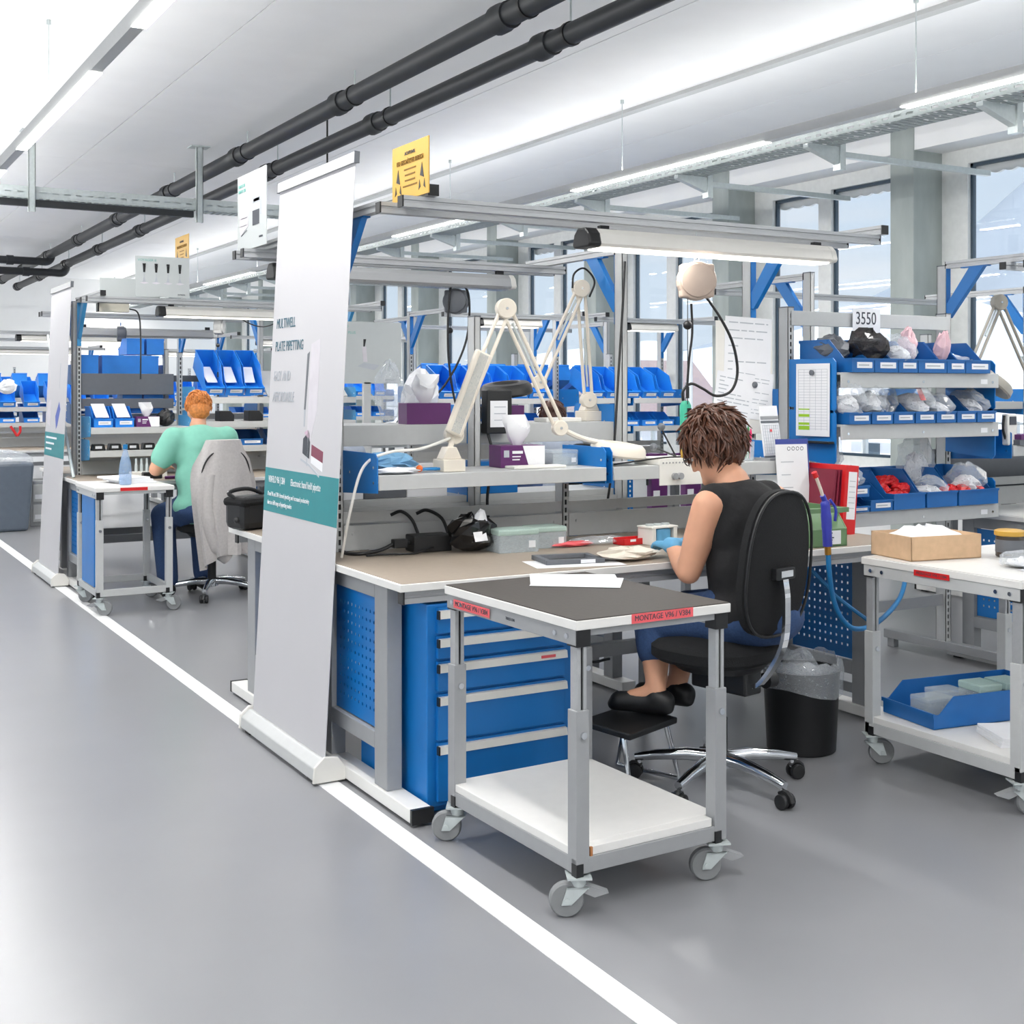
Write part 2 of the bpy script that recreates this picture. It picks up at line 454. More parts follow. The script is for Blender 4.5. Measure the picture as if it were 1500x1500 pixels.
def house(name, x, y, w, d, h, rh, label, rm):
    t = thing(name, label, 'building', (x, y, gfn(x, y) - .3))
    b = MB(); b.box(-w / 2, w / 2, -d / 2, d / 2, 0, h); obj('wall', b, MT['house'], t)
    b = MB(); b.prism([(-d / 2 - .6, h - .3), (d / 2 + .6, h - .3), (0, h + rh)], 'x', -w / 2 - .5, w / 2 + .5); obj('roof', b, rm, t)
    for k in range(4):
        for z in (h * .25, h * .62):
            c = MB(); yy = -d / 2 + d * (k + .5) / 4; c.box(-w / 2 - .06, -w / 2 + .02, yy - .5, yy + .5, z, z + 1.3); obj('window', c, MT['seal'], t)
house('house', 50, 69, 7, 9, 5.2, 4.0, 'house with pinkish brown roof seen past the balancer', MT['roof'])
house('house', 80, 128, 12, 20, 5.5, 3.5, 'low snow roofed house further down the slope', MT['snow'])
house('house', 66, 52, 12, 16, 4.5, 3.0, 'snow roofed house seen right of the rack', MT['snow'])
house('house', 60, 150, 12, 20, 6, 3.5, 'snow roofed house seen between the far columns', MT['snow'])
for i, (x, y, h, lab) in enumerate([(22, 28.2, 8.4, 'tall thin steel mast outside, beside the first balancer'), (25, 29.5, 6.6, 'shorter steel mast outside, right of the tall one'),
                               (26, 25.5, 8.0, 'steel mast outside behind the pinned papers'), (30, 22.3, 5.6, 'thin lamp post outside right of the rack')]):
    t = thing('mast', lab, 'mast', (x, y, gfn(x, y)))
    b = MB(); b.cyl((0, 0, 0), (0, 0, h), .09, .07, 8); obj('pole', b, MT['metal'], t)
    b = MB(); b.box(-.12, .12, -.12, .12, -.1, .25); obj('footing', b, MT['concrete'], t)

# balcony railing outside the glass
t = thing('balcony_railing', 'white horizontal bar railing outside the windows', 'railing', (9.4, 2, 0))
for z in (.3, .48, .66, .84, 1.02, 1.2):
    b = MB(); b.cyl((0, 0, z), (0, 22, z), .012, n=6); obj('bar', b, MT['frame'], t)
for k in range(13):
    b = MB(); b.box(-.02, .02, k * 1.8 - .02, k * 1.8 + .02, -.2, 1.22); obj('post', b, MT['frame'], t)
b = MB(); b.box(8.6, 9.6, -2, 30, -.3, -.08); o = struct('trim_5', b, MT['concrete'])

# ------------------------------------------------------------------ ceiling lights
def light_line(x, segs, ya, yb, lab, UP):
    t = thing('ceiling_light', lab, 'ceiling light', (x, 0, 3.17), 0, 'long ceiling light lines')
    b = MB(); b.prism([(-.05, .06), (-.03, .004), (.03, .004), (.05, .06)], 'y', ya, yb); obj('track', b, MT['metal'], t)
    for (p, q) in segs:
        b = MB(); b.prism([(-.036, 0), (.036, 0), (.03, .008), (-.03, .008)], 'y', p, q); obj('diffuser', b, MT['tube'], t)
        ld = bpy.data.lights.new('tube_light', 'AREA'); ld.shape = 'RECTANGLE'; ld.size = .07; ld.size_y = q - p
        ld.energy = 60 * (q - p) * LAMPW; ld.color = (1, .985, .965)
        lo = bpy.data.objects.new('tube_light', ld); C.objects.link(lo); lo.parent = t; lo.location = (0, (p + q) / 2, -.004)
    # uplights added to brighten the ceiling, along the whole track
    y = ya
    while y < yb - 1:
        q = min(yb, y + 5.2)
        for s_ in (-1, 1):      # one added light per side, tilted outwards
            lu = bpy.data.lights.new('added_uplight', 'AREA'); lu.shape = 'RECTANGLE'; lu.size = .014; lu.size_y = q - y
            lu.energy = 60 * (q - y) * LAMPW * UP; lu.color = (1, .985, .965)
            lv = bpy.data.objects.new('added_uplight', lu); C.objects.link(lv); lv.parent = t; lv.location = (-s_ * .03, (y + q) / 2, .072); lv.rotation_euler = (0, s_ * R(-114), 0)
        y = q
    k = ya + .8
    while k < yb:
        b = MB(); b.cyl((0, k, .06), (0, k, CZ - 3.17), .0035, n=5); b.cyl((0, k, CZ - 3.17 - .03), (0, k, CZ - 3.17), .015, n=8); obj('suspension_wire', b, MT['zinc'], t)
        k += 3.0
LAMPW = .28
per = 3.62
light_line(5.72, [(2.87 + per * k, 5.29 + per * k) for k in range(-2, 7)], -4.6, 26.6, 'long suspended light line parallel to the windows', .15)
light_line(1.39, [(6.82 + 3.4 * k, 9.28 + 3.4 * k) for k in range(-3, 6)], -4.6, 26.6, 'suspended light line above the aisle at upper left', .21)
light_line(-2.9, [(6.82 + 3.6 * k, 9.28 + 3.6 * k) for k in range(-3, 5)], -4.6, 26.6, 'suspended light line left of the aisle, out of the picture', .55)

# ------------------------------------------------------------------ black pipes
def pipe_run(x, z, r, lab, bend_y):
    t = thing('drain_pipe', lab, 'pipe', (x, 0, z), 0, 'black ceiling pipes')
    b = MB(); b.cyl((0, YB0, 0), (0, bend_y, 0), r, n=20); obj('pipe', b, MT['pipe'], t)
    y = 1.05
    while y < bend_y:
        b = MB(); b.lathe([(r, -.09), (r + .018, -.09), (r + .018, -.02), (r + .012, .0), (r + .012, .06), (r, .06)], 20, M4((0, y + .25, 0), RX(90))); obj('coupling', b, MT['pipe'], t)
        b = MB(); b.cyl((0, y, r - .01), (0, y, CZ - z), .006, n=6); obj('hanger', b, MT['zinc'], t)
        b = MB(); b.lathe([(r + .002, -.015), (r + .008, -.015), (r + .008, .015), (r + .002, .015)], 20, M4((0, y, 0), RX(90))); obj('clamp', b, MT['black'], t)
        y += 2.45
    return t
pa = pipe_run(3.52, 3.62, .068, 'upper of two black drain pipes under the ceiling', 26)
pb = pipe_run(3.80, 3.50, .062, 'lower of two black drain pipes under the ceiling', 26)
for (px, pz, yy, r, lab) in [(3.52, 3.5, 20.6, .06, 'black branch pipe crossing to the left, nearer one'), (3.80, 3.36, 20.9, .06, 'black branch pipe crossing to the left, farther one')]:
    t = thing('branch_pipe', lab, 'pipe', (px, yy, pz))
    b = MB(); b.tube(spline([(0, 0, .14), (0, 0, .06), (-.06, 0, 0), (-.2, 0, 0)], 5), r, 12); obj('elbow', b, MT['pipe'], t)
    b = MB(); b.cyl((-.2, 0, 0), (-9.5, 0, 0), r, n=12); obj('pipe', b, MT['pipe'], t)
    for k in range(4):
        b = MB(); b.lathe([(r + .015, -.05), (r + .015, .05)], 12, M4((-.6 - 2.2 * k, 0, 0), RY(90))); obj('coupling', b, MT['pipe'], t)

# ------------------------------------------------------------------ perforated cable trays
def tray(name, lab, p0, p1, w, h, drops, wall=None):
    """tray along +x of its own frame"""
    v = Vector(p1) - Vector(p0); Ln = v.length
    t = thing(name, lab, 'cable tray', p0, math.degrees(math.atan2(v.y, v.x)))
    n = int(Ln / .1)
    for yy in (-w / 2, w / 2):
        b = MB(); b.holes((0, yy, 0), (1, 0, 0), (0, 0, 1), (0, .003, 0), n, 1, (Ln - .1) / n, (.055, .014), .03, (h - .014) / 2)
        obj('side_rail', b, MT['tray'] if wall else MT['zinc'], t)
    b = MB()
    n2 = int(Ln / .06)
    for k in range(n2): b.box(k * .06, k * .06 + .03, -w / 2, w / 2, 0, .004)
    o = obj('rung_bed', b, MT['tray'] if wall else MT['zinc'], t); o['kind'] = 'stuff'
    for d in drops:
        b = MB()
        if wall:
            b.box(d - .02, d + .02, -w / 2 - wall, -w / 2, -.07, -.03); b.box(d - .035, d + .035, -w / 2 - .09, -w / 2 - .04, -.16, .1); obj('wall_arm', b, MT['zinc'], t)
            b = MB(); b.prism([(-w / 2 - .039, -.12), (w / 2, -.03), (w / 2, -.002), (-w / 2 - .039, -.002)], 'x', d - .025, d + .025); obj('bracket', b, MT['zinc'], t); continue
        b.box(d - .03, d + .03, -w / 2 - .05, -w / 2 - .045, -.12, CZ - p0[2]); b.box(d - .03, d - .025, -w / 2 - .05, -w / 2 - .01, -.12, CZ - p0[2]); b.box(d + .025, d + .03, -w / 2 - .05, -w / 2 - .01, -.12, CZ - p0[2])
        b.box(d - .09, d + .09, -w / 2 - .1, -w / 2 + .06, CZ - p0[2] - .008, CZ - p0[2])
        obj('hanger', b, MT['zinc'], t)
        b = MB(); b.prism([(-w / 2 - .044, -.1), (w / 2, -.02), (w / 2, -.002), (-w / 2 - .044, -.002)], 'x', d - .024, d + .024); obj('bracket', b, MT['zinc'], t)
tray('cable_tray', 'galvanised cable tray crossing below the black pipes at upper left', (-6, 11.9, 3.2), (4.4, 11.9, 3.2), .2, .11, [1.2, 4.6, 7.85, 9.35])
tray('cable_tray', 'galvanised cable tray running beside the windows under the lights', (6.15, -4, 3.19), (6.15, 26.5, 3.19), .25, .06, [6.1 + 1.45 * k for k in range(16)], 1.6)
b = MB(); b.box(-6, 3.3, 11.78, 11.83, 3.13, 3.19); o = obj('black_conduit', b, MT['pipe']); tag(o, 'black conduit strapped under the crossing cable tray', 'conduit')
t = thing('ceiling_sensor', 'small black sensor hanging on a rod below the lower pipe', 'sensor', (3.92, 9.95, 3.22))
b = MB(); b.cyl((0, 0, .1), (0, 0, CZ - 3.22), .008, n=6); obj('rod', b, MT['black'], t)
b = MB(); b.box(-.05, .05, -.04, .04, -.08, .12); obj('body', b, MT['black'], t, .01)
# ------------------------------------------------------------------ furniture builders
def profile_bar(name, parent, p0, p1, w, h, m=None, caps=True):
    """grooved aluminium bar between two points (axis x or y), with black end caps"""
    v = Vector(p1) - Vector(p0); Ln = v.length
    fr = frame(p0, v, (0, 1, 0) if abs(v.x) > abs(v.y) else (1, 0, 0)) if True else None
    b = MB()
    pr = [(-w / 2, -h / 2), (w / 2, -h / 2), (w / 2, -.006), (w / 2 - .006, -.004), (w / 2 - .006, .004), (w / 2, .006), (w / 2, h / 2),
          (-w / 2, h / 2), (-w / 2, .006), (-w / 2 + .006, .004), (-w / 2 + .006, -.004), (-w / 2, -.006)]
    b.prism(pr, 'x', 0, Ln, fr)
    o = obj(name, b, m or MT['alu'], parent)
    if caps:
        b = MB(); b.box(-.006, .0, -w / 2, w / 2, -h / 2, h / 2, fr); obj('end_cap', b, MT['black'], o)
        b = MB(); b.box(Ln, Ln + .006, -w / 2, w / 2, -h / 2, h / 2, fr); obj('end_cap', b, MT['black'], o)
    return o

def slot_post(parent, x, y, z0, z1, w=.032, d=.065, m=None, name='post'):
    """hollow upright, slots face -y"""
    b = MB(); x0 = x - w / 2; x1 = x + w / 2
    b.box(x0, x0 + .003, y, y + d, z0, z1); b.box(x1 - .003, x1, y, y + d, z0, z1); b.box(x0, x1, y + d - .003, y + d, z0, z1)
    n = max(1, int((z1 - z0 - .03) / .0365)); mb = (z1 - z0 - (n - 1) * .0365 - .023) / 2
    b.holes((x0, y, z0), (1, 0, 0), (0, 0, 1), (0, .003, 0), 1, n, .0365, (.0115, .023), (w - .0115) / 2, mb)
    o = obj(name, b, m or MT['metal'], parent)
    c = MB(); c.box(x0 + .004, x1 - .004, y + .006, y + .012, z0 + .004, z1 - .004); obj('slot_shade_strip', c, MT['black'], o)  # black strip stands for the shade inside the hollow post
    c = MB(); c.box(x0 - .001, x1 + .001, y - .001, y + d + .001, z1, z1 + .006); obj('post_cap', c, MT['dgrey'], o)
    return o

def shelf_part(parent, x0, x1, yf, yb, z, th=.05, m=None, plate=True, tilt=0, pm=None, lip=.0):
    b = MB()
    b.box(x0, x1, yf + .012, yb - .012, z - .012, z); b.box(x0, x1, yf, yf + .012, z - th, z + lip); b.box(x0, x1, yb - .012, yb, z - th, z + .0)
    o = obj('shelf', b, m or MT['metal'], parent, .002)
    if plate:
        for xx in (x0 - .006, x1 + .001):
            c = MB(); c.prism([(yf + .01, z - .07), (yb, z - .09), (yb, z + .085), (yf + .03, z + .085), (yf + .01, z + .065)], 'x', xx, xx + .005); obj('shelf_bracket', c, pm or MT['blue'], o, .001)
            for (yy, zz) in ((yf + .04, z - .03), (yf + .04, z + .03), (yb - .08, z)):
                c = MB(); c.cyl((xx - .003, yy, zz), (xx + .008, yy, zz), .006, n=8); obj('bolt', c, MT['chrome'], o)
    return o

def arm_part(parent, x, yb, z, ln, pm=None, w=.04):
    a = profile_bar('arm', parent, (x, yb, z), (x, yb - ln, z), w, .04)
    c = MB(); c.prism([(yb, z - .30), (yb, z - .22), (yb - .16, z - .02), (yb - .26, z - .02), (yb - .02, z - .30)], 'x', x - .014, x + .014); obj('brace', c, pm or MT['blue'], a, .002)
    c = MB(); c.box(x - .016, x + .016, yb - .004, yb + .002, z - .36, z - .02); c.box(x - .016, x + .016, yb - .28, yb - .1, z - .026, z - .02); obj('brace_plate', c, pm or MT['blue'], a)
    return a

def workbench(label, loc, rz, W, D, posts, arms=None, rails=None, shelves=(), zt=.83, pm=None, mirror=False, panel=True, group='assembly workbenches', back=True, topmat=True, legx=None):
    """local: worker sits at y<0, front edge y=0, uprights at y=D"""
    t = thing('workbench', label, 'workbench', loc, rz, group)
    b = MB(); b.box(0, W, 0, D, zt - .028, zt - .002); obj('worktop', b, MT['white'], t, .002)
    b = MB(); b.box(.012, W - .012, .012, D - .005, zt - .002, zt); obj('worktop_surface', b, MT['mat'] if topmat else MT['white'], t)
    b = MB()
    b.prism([(.03, zt - .075), (.07, zt - .075), (.07, zt - .028), (.03, zt - .028), (.03, zt - .046), (.036, zt - .048), (.036, zt - .054), (.03, zt - .056)], 'x', .03, W - .03)
    o = obj('front_rail', b, MT['alu'], t)
    for xx in (.024, W - .03):
        b = MB(); b.box(xx, xx + .006, .028, .072, zt - .077, zt - .028); obj('end_cap', b, MT['black'], o)
    for side, x in enumerate(legx or (.035, W - .095)):
        b = MB(); b.box(x, x + .06, .19, .30, .06, zt - .03); obj('leg', b, MT['metal2'], t, .003)
        b = MB(); b.box(x, x + .06, D - .2, D - .12, .06, zt - .03); obj('leg', b, MT['metal2'], t, .003)
        for za in (.19, zt - .09):
            b = MB(); b.box(x, x + .06, .30, D - .2, za, za + .06); obj('crossbar', b, MT['metal2'], t, .002)
        b = MB(); b.box(x - .01, x + .07, -.03, D - .02, .012, .06); f = obj('foot', b, MT['white'], t, .003)
        b = MB(); b.box(x - .012, x + .072, -.045, -.03, .010, .062); obj('foot_cap', b, MT['black'], f)
        for ya in (.0, D - .1):
            b = MB(); b.box(x + .01, x + .05, ya, ya + .05, 0, .014); obj('glide', b, MT['black'], f)
        if panel:
            b = MB(); ph = .036; nb = int((zt - .1 - .27 - .03) / ph); na = int((D - .54) / ph)
            zz = .255; b.holes((x + .02, .305, zz), (0, 1, 0), (0, 0, 1), (.003, 0, 0), na, nb, ph, .011, (D - .2 - .31 - (na - 1) * ph - .011) / 2, (zt - .095 - zz - (nb - 1) * ph - .011) / 2)
            obj('perforated_panel', b, MT['blue'], t)
    b = MB(); b.box(.1, W - .1, D - .17, D - .13, .3, .36); obj('stretcher', b, MT['metal2'], t)
    for (x, z1) in posts:
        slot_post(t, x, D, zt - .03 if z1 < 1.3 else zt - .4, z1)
    if back and len(posts) > 1:
        for (a, c) in zip(posts[:-1], posts[1:]):
            b = MB(); b.box(a[0] + .018, c[0] - .018, D + .002, D + .02, zt + .002, zt + .105); b.box(a[0] + .018, c[0] - .018, D + .01, D + .024, zt + .115, zt + .16)
            for xx in (a[0] + .06, c[0] - .06): b.cyl((xx, D - .002, zt + .07), (xx, D + .003, zt + .07), .006, n=8)
            obj('back_panel', b, MT['metal'], t)
    for s in shelves:
        shelf_part(t, *s[:5], **(s[5] if len(s) > 5 else {}))
    if arms:
        for (x, z, ln) in arms: arm_part(t, x, D, z, ln, pm)
    if rails:
        for (x0, x1, y, z) in rails: profile_bar('overhead_rail', t, (x0, y, z), (x1, y, z), .04, .04)
    return t

def tube_lamp(label, p0, p1, lit=True, power=9, drop=.05):
    """bench lamp along x between p0 and p1, hung just below the rails"""
    Ln = (Vector(p1) - Vector(p0)).length
    t = thing('bench_lamp', label, 'lamp', p0, math.degrees(math.atan2(p1[1] - p0[1], p1[0] - p0[0])), 'tube lamps over the benches')
    prof = [(-.062, -.028), (-.05, -.04), (.05, -.04), (.062, -.028), (.05, .012), (.026, .034), (-.026, .034), (-.05, .012)]
    b = MB(); b.prism(prof, 'x', .02, Ln - .02); obj('housing', b, MT['alu'] if not lit else MT['whitep'], t)
    b = MB(); b.prism([(y * 1.06, z * 1.06) for y, z in prof], 'x', -.035, .022); c = MB(); obj('end_cap', b, MT['black'], t, .008)
    b = MB(); b.prism([(y * 1.02, z * 1.02) for y, z in prof], 'x', Ln - .022, Ln + .012); obj('end_cap', b, MT['whitep'], t, .006)
    for xx in (.05, Ln - .08):
        b = MB(); b.box(xx, xx + .04, -.012, .012, .03, .03 + drop); b.box(xx - .03, xx + .07, -.02, .02, .028, .036); obj('hanger', b, MT['black'], t)
    b = MB(); b.prism([(-.048, -.046), (.048, -.046), (.052, -.04), (-.052, -.04)], 'x', .03, Ln - .03); obj('diffuser', b, MT['benchtube'] if lit else MT['clear'], t)
    if lit:
        ld = bpy.data.lights.new('lamp_light', 'AREA'); ld.shape = 'RECTANGLE'; ld.size = Ln - .08; ld.size_y = .09; ld.energy = power; ld.color = (1, .96, .9)
        lo = bpy.data.objects.new('lamp_light', ld); C.objects.link(lo); lo.parent = t; lo.location = (Ln / 2, 0, -.05)
    return t
MT['benchtube'] = emission('lit_bench_tube', (255, 250, 240), 4.0)

def bin_meshes(w, d, h, key, m, lab=True, _c={}):
    k = (w, d, h, key, lab)
    if k in _c: return _c[k]
    b = MB(); th = .003; fl = h * .42
    prof = [(0, 0), (d, 0), (d, h), (d * .42, h), (d * .14, fl), (0, fl)]
    for x in (-w / 2, w / 2 - th): b.prism(prof, 'x', x, x + th)
    b.box(-w / 2 + th, w / 2 - th, th, d - th, 0, th); b.box(-w / 2 + th, w / 2 - th, d - th, d, 0, h); b.box(-w / 2 + th, w / 2 - th, 0, th, 0, fl); b.box(-w / 2, w / 2, -.004, 0, 0, fl)
    b.box(-w / 2 - .003, -w / 2, -.006, .01, fl - .012, fl); b.box(w / 2, w / 2 + .003, -.006, .01, fl - .012, fl)
    b.box(-w / 2 - .003, w / 2 + .003, -.009, -.004, fl - .008, fl)
    b.box(-w / 2 - .003, w / 2 + .003, d, d + .005, h - .015, h)
    for x in (-w / 2 - .003, w / 2): b.box(x, x + .003, d * .45, d, h - .012, h)
    body = mesh_of(b, 'body', m)
    c = MB(); lw = w * .36; c.box(-lw * .75, lw * 1.1, -.0065, -.004, fl * .3, fl * .72); card = mesh_of(c, 'label_card', MT['paper'])
    c = MB(); c.box(-lw * .6, lw * .7, -.0072, -.0063, fl * .46, fl * .56); ink = mesh_of(c, 'print', MT['inkl'])
    _c[k] = (body, card if lab else None, ink if lab else None); return _c[k]

def bin_(label, loc, w=.105, d=.28, h=.1, m=None, rz=0, tilt=0, group='blue picking bins', lab=True):
    m = m or MT['bin']
    body, card, ink = bin_meshes(w, d, h, m.name, m, lab)
    t = thing('storage_bin', label, 'bin', loc, rz, group); t.rotation_euler = (R(tilt), 0, R(rz))
    for nm, me in (('body', body), ('label_card', card)):
        if me:
            o = bpy.data.objects.new(nm, me); C.objects.link(o); o.parent = t
            if nm == 'label_card':
                q = bpy.data.objects.new('print', ink); C.objects.link(q); q.parent = o
    return t

def crumple(w, d, h, seed, n=15, m=9, sharp=.2):
    """loose bag or cloth lump: bumpy closed pillow"""
    r = random.Random(seed); b = MB(); vs = []; fs = []
    for i in range(m + 1):
        th = math.pi * i / m
        for j in range(n):
            a = 2 * math.pi * j / n
            k = 1 + r.uniform(-sharp, sharp) * (0 if i in (0, m) else 1)
            vs.append((w / 2 * math.sin(th) * math.cos(a) * k, d / 2 * math.sin(th) * math.sin(a) * k, h / 2 * (1 - math.cos(th)) * (1 + r.uniform(-.12, .12) * (i > 1)) + (0 if i else 0)))
    for i in range(m):
        for j in range(n):
            fs.append((i * n + j, i * n + (j + 1) % n, (i + 1) * n + (j + 1) % n, (i + 1) * n + j))
    b.add(vs, fs, False); return b

def bag(label, loc, w, d, h, seed, m=None, name='plastic_bag', cat='bag', rot=(0, 0, 0), group=None, fill=None):
    if fill is not None:
        t = thing(name, label, cat, loc, 0, group); t.rotation_euler = tuple(R(a) for a in rot)
        obj('film', crumple(w, d, h, seed), m or MT['bag'], t)
        obj('contents', crumple(w * .7, d * .7, h * .6, seed + 5), fill, t); return t
    o = obj(name, crumple(w, d, h, seed), m or MT['bag']); o.location = loc; o.rotation_euler = tuple(R(a) for a in rot)
    return tag(o, label, cat, group)

def sheet(b, w, h, M, th=.0006):
    return b.box(-w / 2, w / 2, -h / 2, h / 2, 0, th, M)

def printed_sheet(label, M, w, h, seed, rows=9, name='paper_sheet', cat='paper', group=None, grid=False, accents=()):
    """sheet of paper with lines of print; M maps its x right / y up / z outwards"""
    t = thing(name, label, cat, (0, 0, 0), 0, group); t.matrix_world = M
    b = MB(); sheet(b, w, h, M4()); obj('sheet', b, MT['paper'], t)
    r = random.Random(seed); b = MB()
    for k in range(rows):
        y = h / 2 - h * .08 - k * h * .86 / rows
        if grid: b.box(-w * .43, w * .43, y - .0008, y + .0008, .0006, .001)
        else:
            x = -w * .42
            while x < w * .38:
                q = min(w * .42, x + r.uniform(.2, .6) * w * .5); b.box(x, q, y - h * .008, y + h * .008, .0006, .001); x = q + w * .04
                if r.random() < .3: break
    if grid:
        for k in range(6): x = -w * .43 + k * w * .172; b.box(x - .0008, x + .0008, -h * .42, h * .42, .0006, .001)
    if b.v: obj('print', b, MT['inkl'], t)['kind'] = 'stuff'
    for (x, y, ww, hh, m) in accents:
        b = MB(); b.box(x, x + ww, y, y + hh, .0007, .0012); obj('mark', b, m, t)
    return t

def tissue_box(label, loc, rz=0, sc=1.0):
    t = thing('tissue_box', label, 'tissue box', loc, rz, 'purple tissue boxes'); t.scale = (sc, sc, sc)
    b = MB(); b.box(-.105, .105, -.06, .06, 0, .095); obj('carton', b, MT['purple'], t, .002)
    b = MB(); b.prism([(.03, .002), (.106, .002), (.106, .093), (-.0, .093)], 'y', -.0615, -.0602); obj('white_print', b, MT['paper'], t)
    b = MB(); b.box(-.05, .0, -.0615, -.0603, .06, .072); b.box(-.05, -.01, -.0615, -.0603, .045, .05); b.box(-.05, -.015, -.0615, -.0603, .032, .037); obj('lettering', b, MT['paper'], t)
    b = MB(); b.box(-.09, -.065, -.0615, -.0603, .045, .075); obj('code_panel', b, MT['inkl'], t)
    # pulled tissue
    r = random.Random(3); vs = []; fs = []; n = 12
    for i in range(6):
        f = i / 5; rad = .016 + .036 * math.sin(f * 2.0); z = .09 + .11 * f
        for j in range(n):
            a = 2 * math.pi * j / n; k = 1 + .28 * math.sin(3 * a + i) * f + r.uniform(-.1, .1)
            vs.append((rad * k * math.cos(a) * 1.1, rad * k * math.sin(a) * .6, z + .03 * math.sin(2 * a + 1) * f * f))
    for i in range(5):
        for j in range(n): fs.append((i * n + j, i * n + (j + 1) % n, (i + 1) * n + (j + 1) % n, (i + 1) * n + j))
    fs.append(tuple(5 * n + j for j in range(n)))
    b = MB(); b.add(vs, fs, True); obj('tissue', b, MT['paper'], t)
    return t

def castor(parent, x, y, zt, r, swivel, brake=True, wheelm=None):
    """swivel castor under (x,y), plate at zt"""
    off = .035; Mx = M4((x, y, 0), RZ(swivel)); wx = off
    b = MB(); b.cyl((0, 0, zt - .03), (0, 0, zt), .022, n=12); b.box(-.035, .035, -.035, .035, zt - .006, zt)
    for s in (-1, 1):
        b.prism([(-.03, zt - .03), (.035, zt - .03), (wx + .016, r - .012), (wx - .012, r - .012)], 'y', s * .019 - .002, s * .019 + .002)
    b.box(-.028, .034, -.021, .021, zt - .036, zt - .03); b.cyl((wx, -.026, r), (wx, .026, r), .009, n=10)
    b.v = [tuple(Mx @ Vector(v)) for v in b.v]; f = obj('castor', b, MT['chrome'] if wheelm else MT['zinc'], parent)
    b = MB(); Mw = Mx @ M4((wx, 0, r), RX(90))
    b.lathe([(r * .62, -.014), (r * .9, -.015), (r, -.009), (r, .009), (r * .9, .015), (r * .62, .014)], 24, Mw); obj('tyre', b, MT['rubber'], f)
    b = MB(); b.lathe([(.0, -.012), (r * .35, -.013), (r * .4, -.008), (r * .62, -.008), (r * .62, .008), (r * .4, .008), (r * .35, .013), (0, .012)], 20, Mw); obj('wheel_hub', b, MT['dgrey'], f)
    if brake:
        b = MB(); b.prism([(-.045, zt - .062), (-.085, zt - .05), (-.02, zt - .026), (.03, zt - .03)], 'y', -.016, .016, Mx); obj('brake_lever', b, MT['metal2'], f)
    return f

def trolley(label, loc, rz, W, D, H, top_mat=None, lower=True, frame_m=None, leg=.045, castor_dir=(200, 190, 160, 170), tape=True, tel=.36, group='grey assembly trolleys'):
    t = thing('trolley', label, 'trolley', loc, rz, group); fm = frame_m or MT['metal2']
    r = .05; zb = .125
    b = MB(); b.box(0, W, 0, D, H - .03, H - .003); obj('top_board', b, MT['white'], t, .002)
    b = MB(); b.box(.004, W - .004, .004, D - .004, H - .003, H); obj('top_surface', b, top_mat or MT['white'], t)
    for xx in (.004, W - .03):
        b = MB(); b.box(xx, xx + .026, .01, D - .01, H - .075, H - .03); o = obj('apron', b, fm, t, .002)
        for yy in (.05, .11, D - .11, D - .05):
            c = MB(); xb = .002 if xx < .1 else W - .002; c.cyl((xb - .004, yy, H - .052), (xb + .004, yy, H - .052), .008, n=8); obj('bolt', c, MT['chrome'], o)
    b = MB(); b.box(.02, W - .02, D - .04, D - .015, H - .07, H - .03); obj('apron', b, fm, t)
    b = MB(); b.box(.05, W - .05, .012, .03, H - .05, H - .03); obj('apron', b, fm, t)
    for i, (x, y) in enumerate(((.008, .01), (W - .008 - leg, .01), (.008, D - .01 - leg), (W - .008 - leg, D - .01 - leg))):
        zt = H - .03; zs = zb + (H - zb) * (1 - tel)
        b = MB(); b.box(x, x + leg, y, y + leg, zb, zs); lg = obj('leg', b, fm, t, .002)
        b = MB(); q = .006
        b.box(x + q, x + leg * .42, y + q, y + leg - q, zs, zt - .045); b.box(x + leg * .62, x + leg - q, y + q, y + leg - q, zs, zt - .045); b.box(x + leg * .42, x + leg * .62, y + .02, y + leg - q, zs, zt - .045)
        obj('inner_leg', b, MT['alu'], lg)
        b = MB(); b.box(x + leg * .42, x + leg * .62, y + .012, y + .02, zs, zt - .045); obj('groove', b, MT['black'], lg)
        b = MB(); b.box(x - .002, x + leg + .002, y - .004, y + leg + .002, zt - .05, zt); obj('corner_cap', b, MT['black'], lg, .002)
        b = MB(); b.cyl((x + leg * .5, y - .008, zs - .07), (x + leg * .5, y + .002, zs - .07), .010, n=12); obj('clamp_screw', b, MT['chrome'], lg)
        b = MB(); b.box(x - .002, x + leg * .5, y - .003, y + leg * .5, zb - .006, zb + .03); obj('foot_cap', b, MT['black'], lg)
        castor(t, x + leg / 2, y + leg / 2, zb - .006, r, castor_dir[i], brake=i in (0, 1))
    b = MB(); b.box(.008, W - .008, .012, .037, zb, zb + .045); b.box(.008, W - .008, D - .037, D - .012, zb, zb + .045); b.box(.01, .035, .037, D - .037, zb, zb + .045); b.box(W - .035, W - .01, .037, D - .037, zb, zb + .045)
    obj('bottom_rail', b, fm, t, .002)
    if lower:
        b = MB(); b.box(.012, W - .012, .055, D - .015, zb + .045, zb + .07); b.box(.06, W - .06, .018, .055, zb + .045, zb + .07); obj('lower_shelf', b, MT['white'], t, .002)
    return t

